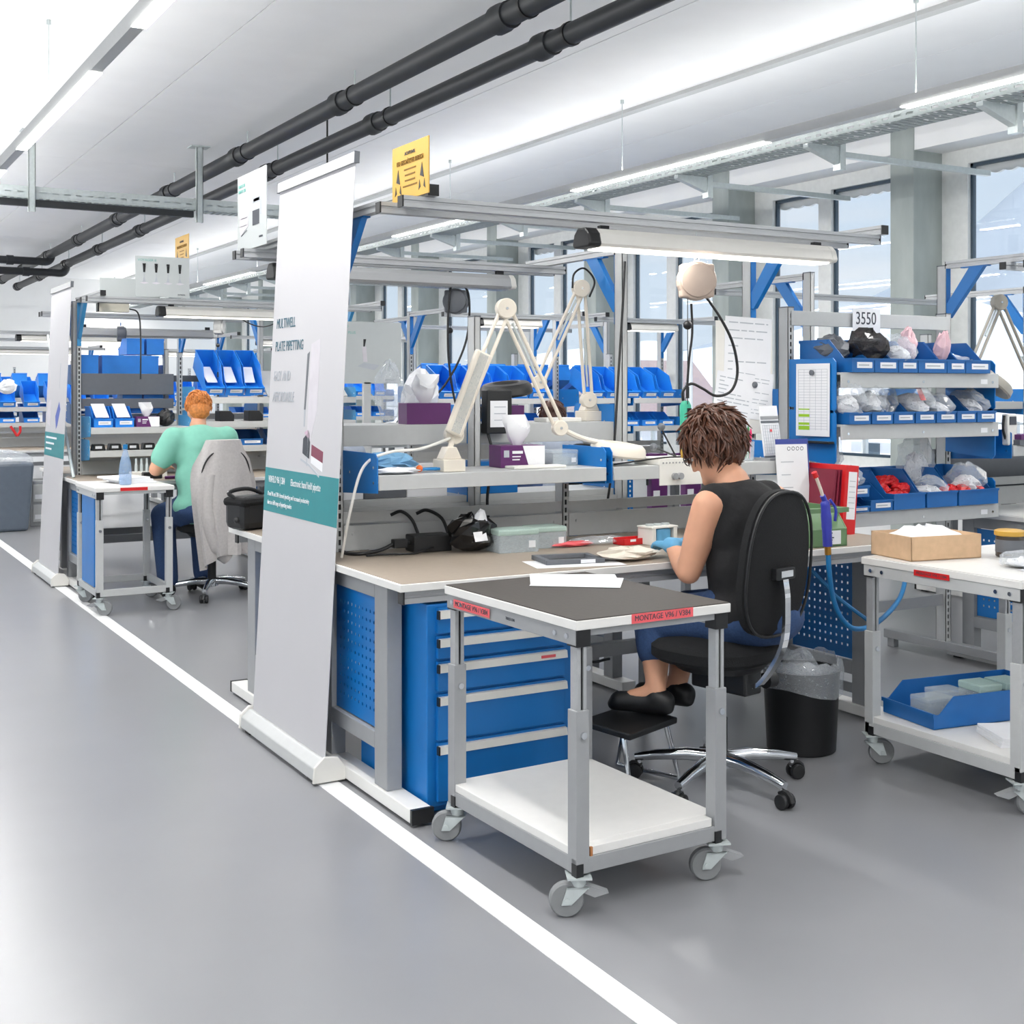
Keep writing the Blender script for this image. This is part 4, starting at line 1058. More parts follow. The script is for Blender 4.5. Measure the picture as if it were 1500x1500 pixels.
# air gun with hose
t = thing('air_gun', 'blue air gun on a blue hose by the bench end', 'air gun', (3.70, 3.84, .80))
b = MB(); b.tube(spline([(-.065, 0, .36), (-.055, 0, .34), (-.03, 0, .29), (-.018, 0, .26)], 4), .007, 8); obj('nozzle', b, MT['cream'], t)
b = MB(); b.cyl((-.067, 0, .362), (-.056, 0, .342), .012, n=10); obj('nozzle_tip', b, MT['red'], t)
b = MB(); b.tube(spline([(-.02, 0, .265), (-.006, 0, .235), (.0, 0, .18), (.004, 0, .12), (.008, 0, .055)], 4), [.012] * 4 + [.02] * 4 + [.022] * 4 + [.02] * 5, 10); obj('grip', b, MT['violet'], t)
b = MB(); b.tube(spline([(.0, -.02, .25), (.024, -.03, .21), (.026, -.024, .16)], 4), .006, 6); obj('trigger', b, MT['violet'], t)
b = MB(); b.cyl((.008, 0, .055), (.011, 0, .02), .014, n=12); obj('fitting', b, MT['brass'], t)
b = MB(); b.tube(spline([(.011, 0, .025), (.018, 0, -.06), (.05, .01, -.17), (.11, .02, -.26), (.2, .03, -.31), (.4, .1, -.31), (.75, .3, -.26), (1.3, .75, -.2), (1.6, .95, -.25)], 8), .011, 10); obj('hose', b, MT['cable_blue'], t)
b = MB(); b.tube(spline([(.09, .3, -.03), (.14, .3, -.05), (.22, .25, -.14), (.25, .2, -.2), (.36, .1, -.31)], 6), .009, 8); obj('hose_loop', b, MT['cable_blue'], t)

# balancer over the woman with cord and green driver handle
t = balancer('beige square tool balancer hanging from the lit lamp rail', (3.215, 4.08, 1.945), -28, 0, mat('beige_plastic', (186, 168, 154), .45)); t.scale = (1.2, 1.2, 1.2)
b = MB(); b.tube([(.0, 0, .1), (0, 0, .17)], .002, 5); obj('hanging_wire', b, MT['zinc'], t)
t = thing('electric_driver', 'green electric screwdriver on a black cable in front of the window', 'screwdriver', (3.19, 4.12, 1.375))
MT['drv'] = mat('green_handle', (56, 172, 140), .4)
b = MB(); b.tube([(0, 0, -.12), (0, 0, -.08), (0, 0, .06), (0, 0, .08)], [.016, .022, .024, .014], 12); obj('handle', b, MT['drv'], t)
b = MB(); b.box(-.008, .012, -.026, -.02, -.06, .05); obj('switch_plate', b, MT['black'], t)
b = MB(); b.tube([(-.01, 0, -.12), (-.014, 0, -.155)], [.014, .008], 10); obj('collar', b, MT['yellow'], t)
b = MB(); b.tube([(.0, 0, .08), (.012, 0, .13), (.004, 0, .16), (-.008, 0, .13), (0, 0, .08)], .002, 5); obj('hanger', b, MT['chrome'], t)
b = MB(); b.tube(spline([(-.012, 0, .08), (-.012, 0, .12), (.03, 0, .15), (.09, .0, .13), (.16, 0, .1), (.24, 0, .12), (.275, 0, .2), (.25, 0, .32), (.18, 0, .43), (.09, 0, .53)], 7), .006, 8); obj('cable', b, MT['black'], t)
b = MB(); b.tube(spline([(.03, 0, .48), (.035, 0, .36), (.02, 0, .26), (.008, 0, .13)], 6), .005, 8); obj('drop_cable', b, MT['black'], t)
b = MB(); b.tube(spline([(-.012, 0, -.15), (-.04, .12, -.16), (-.08, .4, -.2)], 5), .004, 6); obj('lead', b, MT['black'], t)

# ------------------------------------------------------------------ things on the back to back bench (seen from behind)
z = 1.3455
tissue_box('purple tissue box on the shelf of the back bench, under the balancer', (2.49, 5.13, z), 180 - 6, 1.0)
bag('white plastic bag standing behind the far tissue box', (2.58, 5.36, z), .19, .1, .24, 40, MT['paper'], 'plastic_bag', 'bag')
bag('clear bag of parts left of the white one', (2.42, 5.36, z), .14, .1, .27, 41, MT['bag'], 'plastic_bag', 'bag')
balancer('grey tool balancer on a looped black cord over the back bench', (2.97, 5.75, 1.955), -35, 0, MT['dgrey'])
t = thing('cord_loop', 'black cord hanging in a loop from the grey balancer', 'cord', (2.97, 5.72, 1.5))
b = MB(); b.tube(spline([(0, 0, .56), (-.05, 0, .5), (-.06, 0, .2), (-.02, 0, -.06), (.04, -.02, -.2)], 8), .006, 8); obj('cord', b, MT['black'], t)
b = MB(); b.tube(spline([(0, 0, .56), (.06, 0, .48), (.04, 0, .24), (-.1, 0, .0), (-.3, 0, -.12), (-.42, -.1, -.2)], 8), .006, 8); obj('cord', b, MT['black'], t)
MAG2 = magnifier('cream magnifier lamp on the back bench with dark flat head', (3.44, 5.22, z), [(3.424, 5.2, 1.45), (3.38, 5.2, 1.999), (3.14, 5.2, 1.536)], (2.955, 5.2, 1.505), headm=MT['black'], head_dir=RY(-8) @ RX(4))
b = MB(); b.tube(spline([(3.33, 5.2, 2.0), (3.34, 5.2, 2.07), (3.40, 5.2, 2.1), (3.46, 5.2, 2.04), (3.43, 5.2, 1.96)], 6), .005, 6); o = obj('lamp_cord', b, MT['black']); tag(o, 'black cord looping over the far magnifier joint', 'cord')
b = MB(); b.tube(spline([(3.49, 4.98, 2.12), (3.47, 4.97, 1.9), (3.44, 4.96, 1.6), (3.41, 4.96, 1.2), (3.38, 4.97, .95)], 6), .006, 6); o = obj('mains_lead', b, MT['black']); tag(o, 'black power cord running down beside the tall upright', 'cord')
t = thing('control_box', 'black control box with paper label hanging on the mid upright', 'controller', (2.80, 4.985, 1.30))
b = MB(); b.box(-.065, .065, 0, .06, 0, .2); obj('case', b, MT['black'], t, .005)
b = MB(); b.box(-.05, .04, -.002, 0, .03, .15); lb = obj('label_card', b, MT['paper'], t)
for k in range(3):
    b = MB(); b.box(-.03, .03, -.003, -.002, .06 + .03 * k, .064 + .03 * k); obj('print', b, MT['inkl'], lb)
b = MB(); b.tube(spline([(-.05, .02, 0), (-.04, .0, -.1), (-.06, .01, -.3), (-.05, .0, -.45)], 6), .007, 8); obj('cable', b, MT['black'], t)
tissue_box('small purple tissue box between the crossed lamp arms', (3.12, 5.5, z), 180, .8)
bag('black folder shape leaning behind the crossed lamp arms', (2.99, 5.42, z), .14, .08, .09, 51, MT['black'], 'pouch', 'pouch')
b = MB(); b.box(-.1, .1, -.06, .06, 0, .02); o = obj('white_tray', b, MT['whitep'], None, .004); o.location = (3.22, 5.16, z); tag(o, 'flat white tray on the back bench shelf', 'tray')
# magazine files under the shelf, right part
z2 = 1.0205
for k, (x, m, lab) in enumerate([(2.07, 'paper', 'white carton'), (2.275, 'dgrey', 'grey wedge shaped file box'), (2.48, 'paper', 'white file box'), (2.85, 'blue', 'blue box')]):
    b = MB(); b.prism([(-.1, 0), (.1, 0), (.1, .1), (.06, .16), (-.06, .16), (-.1, .1)] if k == 1 else [(-.1, 0), (.1, 0), (.1, .15), (-.1, .15)], 'y', -.08, .08)
    o = obj('file_box', b, MT[m], None, .003); o.location = (x, 5.16, z2); tag(o, lab + ' on the lower shelf of the back bench', 'box', 'boxes on the back bench')
for k in range(5):
    t = thing('socket_cable', 'white cable coil on the back bench, %s from the left' % ORD[k], 'cable', (2.05 + .09 * k, 5.3, .8305), 0, 'white cables on the back bench')
    b = MB(); b.tube([(.05 * math.cos(a), .03 * math.sin(a), .02 + .012 * a / 6 + .03 * abs(math.sin(a * .5 + k))) for a in [i * .5 for i in range(24)]], .005, 6); obj('coil', b, MT['whitep'], t)
    b = MB(); b.box(-.015, .015, -.06, -.03, 0, .02); obj('plug', b, MT['black'], t)
b = MB(); b.box(-.16, .16, -.1, .1, 0, .06); o = obj('white_device', b, MT['whitep'], None, .008); o.location = (2.25, 5.5, .8305); tag(o, 'flat white device on the back bench', 'device')
for k in range(2):
    b = MB(); b.tube(spline([(2.2 + .12 * k, 4.86, .97), (2.24 + .12 * k, 4.84, .985), (2.28 + .14 * k, 4.82, .95), (2.30 + .14 * k, 4.79, .88)], 6), .007, 8); o = obj('charger_lead', b, MT['black']); tag(o, 'black lead over the back panel, %s' % ('left one' if k == 0 else 'right one'), 'cord', 'black cords over the back panel')

# purple pipette racks and sky blue tray seen under the right shelf
for k, x in enumerate((3.86, 4.08)):
    t = thing('pipette_holder', 'purple stepped pipette holder below the shelf, %s one' % ('left' if k == 0 else 'right'), 'holder', (x, 5.25, .95), 0, 'purple holders')
    b = MB(); b.prism([(-.10, .22), (-.10, .17), (-.07, .17), (-.07, .13), (-.04, .13), (-.04, .09), (-.02, .09), (-.02, -.12), (.08, -.12), (.08, .22)], 'y', -.01, .01); obj('plate', b, MT['purple'], t)
    b = MB(); b.box(.03, .05, -.012, .1, -.12, .22); obj('side', b, MT['purple'], t)
    b = MB(); b.box(-.01, .03, -.0125, -.01, .0, .03); obj('label_card', b, MT['paper'], t)
    b = MB(); b.cyl((-.05, -.014, .2), (-.05, -.014, .06), .007, n=8); obj('clip', b, MT['black'], t)
t = thing('blue_tray', 'light blue metal tray below the shelf beside the tall upright', 'tray', (3.72, 5.28, 1.08))
b = MB(); b.box(-.16, .16, -.004, 0, 0, .07); b.box(-.16, .16, 0, .12, 0, .004); obj('tray', b, MT['skyblue'], t, .002)
b = MB(); b.cyl((.05, -.008, .035), (.05, -.003, .035), .008, n=10); obj('bolt', b, MT['chrome'], t)
b = MB(); b.holes((3.60, 5.32, .84), (1, 0, 0), (0, 0, 1), (0, .003, 0), 7, 8, .024, .011, .012, .012); o = obj('perforated_panel', b, MT['blue']); tag(o, 'dark blue perforated panel below the light blue tray', 'panel')
b = MB(); b.box(3.5, 4.4, 5.05, 5.6, .80, .83); o = obj('side_table_top', b, MT['white']); tag(o, 'white table top behind the near bench, under the purple holders', 'table top')
for (x, y) in ((3.69, 5.55), (4.3, 5.55), (4.3, 5.1), (3.69, 5.1)):
    c = MB(); c.box(x - .02, x + .02, y - .02, y + .02, 0, .8); q = obj('leg', c, MT['metal2'], o)
# ------------------------------------------------------------------ rack 3550
t = thing('bin_rack', 'light grey rack of blue bins carrying the 3550 sign', 'rack', (4.43, 4.85, 0))
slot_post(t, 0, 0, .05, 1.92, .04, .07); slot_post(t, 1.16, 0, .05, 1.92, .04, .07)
b = MB(); b.box(.0, 1.16, -.006, .02, 1.83, 1.905); obj('top_rail', b, MT['metal'], t, .002)
b = MB(); b.box(.02, 1.14, .02, .05, .3, .36); b.box(.02, 1.14, .02, .05, .62, .66); obj('stretcher', b, MT['metal2'], t)
for x in (0, 1.16):
    b = MB(); b.box(x - .03, x + .03, -.55, .45, .05, .1); b.box(x - .02, x + .02, -.5, -.45, 0, .05); b.box(x - .02, x + .02, .38, .43, 0, .05); obj('foot', b, MT['metal2'], t, .003)
RK = [1.585, 1.33, .9]
for k, zz in enumerate(RK):
    sh = shelf_part(t, .0, 1.13, -.36, 0, zz, .075, plate=False)
    for xx in (-.012, 1.137):
        c = MB(); dz = (-.2, .07) if k < 2 else (-.08, .13)
        c.prism([(-.33, zz + dz[0] + .02), (-.31, zz + dz[0]), (0, zz + dz[0] + .03), (0, zz + dz[1]), (-.31, zz + dz[1]), (-.33, zz + dz[1] - .02)], 'x', xx, xx + .006); pl = obj('side_plate', c, MT['blue'] if xx > 0 else MT['skyb2'] if 'skyb2' in MT else MT['blue'], sh)
    for xx in (.04, .56, 1.08):
        c = MB(); c.cyl((xx, -.364, zz - .045), (xx, -.359, zz - .045), .007, n=8); obj('bolt', c, MT['chrome'], sh)
    c = MB(); c.box(.99, 1.04, -.3625, -.36, zz - .055, zz - .03); obj('label_card', c, MT['paper'], sh)
t = thing('number_sign', 'white paper sign reading 3550 on top of the rack', 'sign', (4.945, 4.835, 1.775))
b = MB(); b.box(-.1, .1, -.003, 0, 0, .155); obj('sheet', b, MT['paper'], t)
text(t, '3550', .095, frame((-.005, -.0035, .1), (1, 0, 0), (0, 0, 1)), MT['ink'], sx=.8)
b = MB(); b.box(-.085, -.035, -.006, -.003, -.0, .035); obj('red_tag', b, MT['red'], t)
# bins: (x0, width) measured along each shelf
X0 = 4.405
top = [(.02, .15), (.175, .16), (.34, .135), (.48, .205), (.69, .135), (.83, .185)]
names = ['first', 'second', 'third', 'fourth', 'fifth', 'sixth', 'seventh']
for i, (x, w_) in enumerate(top):
    bin_('blue bin on top shelf of the 3550 rack, %s from left' % names[i], (4.43 + .03 + x + w_ / 2, 4.478, RK[0] + .001), w_, .36, .165, group='bins on the top rack shelf')
for i in range(7):
    bin_('blue bin on middle shelf of the 3550 rack, %s from left' % names[i], (4.43 + .03 + .075 + .152 * i, 4.478, RK[1] + .001), .142, .36, .14, group='bins on the middle rack shelf')
low = [(.0, .14), (.15, .15), (.31, .22), (.545, .22), (.78, .3)]
for i, (x, w_) in enumerate(low):
    bin_('wide blue bin on lowest shelf of the 3550 rack, %s from left' % names[i], (4.43 + .02 + x + w_ / 2, 4.472, RK[2] + .001 + (.075 if i == 0 else 0)), w_, .36, .19 if i > 1 else .13, lab=i < 2, group='bins on the lowest rack shelf')
bin_('blue bin underneath the first one on the lowest rack shelf', (4.52, 4.472, RK[2] + .001), .14, .36, .072, group='bins on the lowest rack shelf')
# contents
def inb(k, x, dz=.03, y=4.6): return (4.46 + x, y, RK[k] + dz)
MT['pinkpack'] = mat('pink_packet', (226, 190, 196), .5)
MT['darkbag'] = film('dark_bag', (54, 52, 52), .85, .1)
for args in [('black antistatic bag in the second top bin', inb(0, .22, .05, 4.6), .17, .2, .17, 61, MT['darkbag'], 'plastic_bag', 'bag', (18, 0, 20)),
             ('silver bag in the first top bin', inb(0, .08, .06, 4.68), .14, .2, .13, 62, MT['dgrey'], 'plastic_bag', 'bag', (10, 0, 0)),
             ('clear bag hanging out of the third top bin', inb(0, .40, .05, 4.56), .15, .2, .14, 63, MT['bag'], 'plastic_bag', 'bag', (15, 0, 10)),
             ('pink packet standing in the fifth top bin', inb(0, .75, .05, 4.58), .1, .07, .17, 65, MT['pinkpack'], 'packet', 'packet', (10, 0, 5)),
             ('pink packet at the back of the fourth top bin', inb(0, .64, .05, 4.7), .06, .1, .19, 66, MT['pinkpack'], 'packet', 'packet', (0, 12, 30)),
             ('clear packet in the sixth top bin', inb(0, .9, .02, 4.62), .12, .2, .08, 67, MT['bag'], 'packet', 'packet', (0, 0, 0)),
             ('clear bag bulging from the first middle bin', inb(1, .05, .04, 4.56), .17, .2, .17, 68, MT['bag'], 'plastic_bag', 'bag', (12, 0, 0)),
             ('clear bag bulging from the second middle bin', inb(1, .22, .05, 4.58), .16, .2, .18, 69, MT['bag'], 'plastic_bag', 'bag', (18, 0, 0)),
             ('grey part bag in the third middle bin', inb(1, .38, .05, 4.66), .14, .2, .15, 70, MT['bag'], 'plastic_bag', 'bag', (18, 0, 0)),
             ('clear bag with red tape in the fourth middle bin', inb(1, .55, .05, 4.6), .18, .26, .16, 71, MT['bag'], 'plastic_bag', 'bag', (15, 0, 0)),
             ('clear packet in the fifth middle bin', inb(1, .69, .04, 4.56), .13, .22, .11, 72, MT['bag'], 'plastic_bag', 'bag', (10, 0, 0)),
             ('clear bag in the seventh middle bin', inb(1, .98, .04, 4.6), .14, .24, .13, 73, MT['bag'], 'plastic_bag', 'bag', (12, 0, 0)),
             ('clear bag in the stacked bin beside the red binder', inb(2, .07, .12, 4.53), .12, .12, .1, 74, MT['bag'], 'plastic_bag', 'bag', (0, 0, 0)),
             ('tall clear bag standing at the back of the lowest shelf', inb(2, .09, .16, 4.72), .22, .12, .33, 75, MT['bag'], 'plastic_bag', 'bag', (0, 0, 0)),
             ('white bag at the back of the lowest shelf', inb(2, .75, .1, 4.74), .24, .12, .26, 76, MT['bag'], 'plastic_bag', 'bag', (0, 0, 0)),
             ('clear bag in the widest lowest bin', inb(2, .95, .04, 4.58), .22, .2, .17, 77, MT['bag'], 'plastic_bag', 'bag', (0, 0, 20)),
             ('clear packets in the fourth lowest bin', inb(2, .66, .03, 4.58), .18, .22, .12, 78, MT['bag'], 'packet', 'packet', (0, 0, 0))]:
    bag(*args, fill=MT['paper'] if args[6] is MT['bag'] and rnd.random() < .7 else None)
b = MB(); b.box(-.018, .018, -.001, .001, -.05, .05, M4((5.0, 4.52, RK[1] + .16), RX(-30))); o = obj('red_tape_strip', b, MT['red']); tag(o, 'red tape strip on the clear bag in the middle row', 'tape')
for i in range(9):
    x = .34 + .02 * (i % 5) * 2; bag('red plastic part in the third lowest bin' , (4.47 + x, 4.535 + .06 * (i // 3), RK[2] + .03 + .035 * (i // 3)), .085, .075, .055, 80 + i, MT['red'], 'red_part', 'part', group='red parts in the third lowest bin')
for i in range(5):
    bag('red plastic part in the widest lowest bin', (5.24 + .05 * i, 4.545 + .04 * (i % 2), RK[2] + .05), .09, .09, .05, 90 + i, MT['red'], 'red_part', 'part', group='red parts in the widest lowest bin')
for i in range(4):
    b = MB(); b.box(-.06, .06, -.025, .025, 0, .02); o = obj('white_card_pack', b, MT['paper'], None, .002); o.location = (5.09 - .012 * i, 4.55 + .06 * i, RK[2] + .055 + .012 * i); o.rotation_euler = (R(12), 0, R(-4 + 6 * i)); tag(o, 'white card pack in the fourth lowest bin, %s from front' % names[i], 'card pack', 'white card packs')
# list pinned on the left side plates
Ml = frame((4.40, 4.66, 1.45), (.10, -1, 0), (.0, .06, 1))
G = mat('green_mark', (150, 196, 40), .7)
tl = printed_sheet('printed list with green rows held by a magnet on the rack side', Ml, .215, .36, 5, 22, grid=True, accents=[(-.09, -.15, .07, .02, G), (-.09, -.125, .07, .012, G), (-.09, -.085, .07, .014, G), (-.09, -.05, .07, .006, G)])
t = thing('magnet', 'dark magnet holding the printed list', 'magnet', (4.395, 4.66, 1.585)); b = MB(); b.lathe([(.014, 0), (.014, .007), (0, .009)], 14, M4((0, 0, 0), RY(-90))); obj('disc', b, MT['dgrey'], t)
b = MB(); b.box(4.37, 4.41, 4.52, 4.80, 1.235, 1.247); o = obj('paper_clip_rail', b, MT['black'], None, .003); tag(o, 'black rail under the pinned list', 'rail')

# ------------------------------------------------------------------ right trolley and its load
T2 = trolley('light grey trolley at the right carrying a cardboard box', (3.735, 2.92, 0), 0, .85, .76, .83, None, frame_m=MT['metal'], castor_dir=(-28, -35, -30, -20), tel=.42)
b = MB(); M = frame((-.0008, .40, .80), (0, -1, 0), (0, 0, 1)); b.box(-.085, .085, -.011, .011, 0, .001, M); tp = obj('tape_label', b, MT['red'], T2); text(tp, 'MONTAGE V96 / V384', .015, M @ M4((0, 0, .001)), MT['ink'])
t = thing('cardboard_box', 'open cardboard box of white packets on the right trolley', 'box', (3.80, 3.41, .831), 0)
b = MB(); h_ = .095
for q in ((0, .34, 0, .004), (0, .34, .246, .25), (0, .004, 0, .25), (.336, .34, 0, .25)): b.box(*q, 0, h_)
b.box(0, .34, 0, .25, 0, .004); obj('carton', b, MT['card'], t); t.rotation_euler = (0, 0, R(-9)); t.location = (3.78, 3.46, .831)
b = crumple(.4, .3, .1, 15, 16, 8, .08); b.v = [(x * .8 + .17, y * .78 + .125, .02 + zz) for x, y, zz in b.v]; obj('packets', b, MT['paper'], t)
t = thing('lidded_jar', 'dark jar with yellow lid beside the cardboard box', 'jar', (4.24, 3.37, .831))
b = MB(); b.lathe([(.05, 0), (.055, .004), (.055, .085), (.05, .09)], 24); obj('jar', b, mat('dark_jar', (62, 56, 50), .25), t)
b = MB(); b.lathe([(.057, .085), (.06, .088), (.06, .104), (.05, .108), (0, .108)], 24); obj('lid', b, MT['yellow'], t)
b = MB(); b.lathe([(.0556, .02), (.0556, .07)], 24); obj('band', b, MT['dgrey'], t)
bag('heap of clear bags on the right trolley', (4.08, 3.14, .831), .3, .24, .055, 101, MT['bag'], fill=MT['paper'])
bag('crumpled white packet at the edge of the right trolley', (4.36, 3.16, .831), .2, .22, .1, 102, MT['paper'], 'packet', 'packet')
printed_sheet('white sheet on the right trolley', M4((4.1, 3.02, .832), RZ(8)), .3, .21, 6, 0)
t = thing('parts_tray', 'long blue open tray on the lower shelf of the right trolley', 'tray', (3.80, 3.36, .197), -90 + 82)
b = MB(); w_, d_, h_ = .30, .62, .12
Mx = M4((0, 0, 0), RZ(-90 + 0))
prof = [(0, 0), (d_, 0), (d_, h_), (.09, h_), (.02, .055), (0, .055)]
for y in (0, w_ - .004): b.prism(prof, 'y', y, y + .004)
b.box(0, d_, 0, w_, 0, .004); b.box(d_ - .004, d_, 0, w_, 0, h_); b.box(-.006, .002, 0, w_, 0, .055); b.box(-.012, -.004, -.004, w_ + .004, .045, .06); obj('body', b, MT['bin'], t)
for k, (x, y, zz) in enumerate([(.16, .16, .006), (.24, .22, .006), (.36, .12, .05), (.46, .12, .05)]):
    pass
clear_box('clear lidded box at the front of the long blue tray', (3.93, 3.49, .203), .13, .1, .085, -8, MT['clear'])
clear_box('clear lidded box further back in the long blue tray', (4.05, 3.53, .203), .12, .1, .09, -8, MT['clear'])
clear_box('pipette tip box in the long blue tray', (4.16, 3.45, .203), .11, .12, .12, -8)
clear_box('pipette tip box farthest in the long blue tray', (4.29, 3.43, .203), .11, .12, .12, -8)
for k in range(3):
    b = MB(); b.box(-.15, .15, -.11, .11, 0, .011); o = obj('paper_stack', b, MT['paper'], None, .001); o.location = (4.0 + .004 * k, 3.1, .1955 + .0115 * k); o.rotation_euler = (0, 0, R(-28 + k)); tag(o, 'block of printed forms on the right trolley shelf, %s' % ('bottom one', 'middle one', 'top one')[k], 'paper stack', 'paper blocks')

# ------------------------------------------------------------------ waste bin
t = thing('waste_bin', 'black waste bin with clear liner beside the chair', 'waste bin', (3.665, 3.95, 0))
b = MB(); b.lathe([(.136, 0), (.142, .004), (.158, .335), (.162, .34), (.15, .338), (.136, .012), (0, .01)], 32); obj('bin', b, MT['black'], t)
r_ = random.Random(5); vs = []; fs = []; n = 36
prof = [(.12, .2), (.14, .3), (.155, .345), (.150, .385), (.16, .375), (.168, .34), (.170, .29), (.168, .255)]
for i, (r0, z0) in enumerate(prof):
    for j in range(n):
        a = 2 * math.pi * j / n; k = 1 + (r_.uniform(-.03, .05) if i > 2 else 0); zz = z0 + (r_.uniform(-.02, .02) if i in (3, 4) else 0) + (.02 * math.sin(2 * a + 1) if i >= 6 else 0)
        vs.append((r0 * k * math.cos(a), r0 * k * math.sin(a), zz))
for i in range(len(prof) - 1):
    for j in range(n): fs.append((i * n + j, i * n + (j + 1) % n, (i + 1) * n + (j + 1) % n, (i + 1) * n + j))
b = MB(); b.add(vs, fs, True); obj('liner', b, MT['bag'], t)
b = crumple(.2, .18, .2, 19, 12, 7, .3); b.v = [(x, y, zz + .2) for x, y, zz in b.v]; obj('liner_bunch', b, MT['bag'], t)

# ------------------------------------------------------------------ woman's chair, footrest
task_chair('black work chair with chrome stem the woman sits on', (3.05, 3.73, 0), 12, .56, 36 + 12, (.60, 1.14), back_y=-.25)
t = thing('footrest', 'black footrest on chrome legs under the near bench', 'footrest', (2.755, 3.915, 0), 20)
b = MB(); b.box(-.15, .17, -.1, .13, .225, .25, M4((0, 0, 0), RX(4))); obj('platform', b, MT['black'], t, .006)
for s in (-1, 1):
    b = MB(); b.tube([(s * .14, -.08, .22), (s * .16, -.13, .012), (s * .16, .16, .012), (s * .14, .1, .22)], .011, 8); obj('leg', b, MT['chrome'], t)
b = MB(); b.tube(spline([(2.68, 4.3, .75), (2.70, 4.25, .55), (2.76, 4.2, .42), (2.9, 4.25, .4)], 6), .006, 6); o = obj('floor_cord', b, MT['black']); tag(o, 'black cord hanging under the bench near the cabinet', 'cord')

# ------------------------------------------------------------------ window side bench things
z = 1.2005
MAG3 = magnifier('grey beige magnifier lamp in front of the right window', (6.15, 4.6, z), [(6.12, 4.6, 1.33), (5.70, 4.6, 1.975), (5.50, 4.6, 1.64)], (5.64, 4.6, 1.545), m=mat('grey_beige', (160, 156, 146), .45), head_dir=Vector((0, 0, 1)).rotation_difference(Vector((.52, -.3, .8))).to_matrix())
t = thing('handset', 'white handset with small dark display on the right shelf', 'instrument', (5.72, 4.55, z), 8)
b = MB(); b.prism([(-.04, 0), (.04, 0), (.05, .12), (.045, .17), (-.045, .17), (-.05, .12)], 'y', -.02, .02); obj('case', b, MT['whitep'], t, .008)
b = MB(); b.box(-.032, .032, -.024, -.02, .11, .155); obj('display', b, MT['ink'], t)
for s in (-1, 1):
    b = MB(); b.tube(spline([(s * .035, 0, .03), (s * .062, 0, .09), (s * .05, 0, .16)], 5), .007, 8); obj('grip', b, MT['black'], t)
for k, lab in enumerate(('lower', 'upper')):
    b = MB(); b.box(-.11, .11, -.06, .06, 0, .028); o = obj('glove_box', b, MT['purple'] if k else MT['dgrey'], None, .002); o.location = (5.84 + .01 * k, 4.55, z + .001 + .029 * k); tag(o, '%s flat purple box beside the handset' % lab, 'box', 'flat boxes on the right shelf')
t = thing('metal_fixture', 'brownish machined metal fixture on the right bench', 'fixture', (5.72, 4.3, .8305), 20)
b = MB(); b.box(-.06, .06, -.05, .05, 0, .05); b.cyl((-.05, 0, .05), (-.05, 0, .17), .04, n=14); b.cyl((.02, -.07, .06), (.02, .06, .06), .022, n=12); b.cyl((.05, .0, .05), (.12, -.02, .1), .015, n=10); b.box(-.09, -.03, -.02, .02, .1, .16); obj('body', b, mat('bronze', (150, 134, 112), .35, .5, .2, 20), t, .003)
b = MB(); b.cyl((.06, -.03, .03), (.16, -.05, .05), .005, n=6); obj('lever', b, MT['black'], t)
t = thing('tool_case', 'grey rounded case with black handle on the right bench', 'case', (5.97, 4.16, .8305), 0)
b = MB(); b.prism([(-.22, 0), (.25, 0), (.25, .07), (.2, .12), (-.18, .12), (-.22, .08)], 'y', -.1, .14); obj('shell', b, MT['metal2'], t, .02)
b = MB(); b.tube(spline([(-.16, -.11, .01), (-.13, -.12, .06), (-.03, -.12, .075), (.07, -.12, .06), (.1, -.11, .01)], 6), .016, 8); obj('handle', b, MT['black'], t)
b = MB(); b.box(5.66, 7.8, 5.01, 5.03, .84, 1.16); o = obj('grey_screen', b, MT['dgrey']); tag(o, 'dark grey screen panel behind the right bench', 'panel')
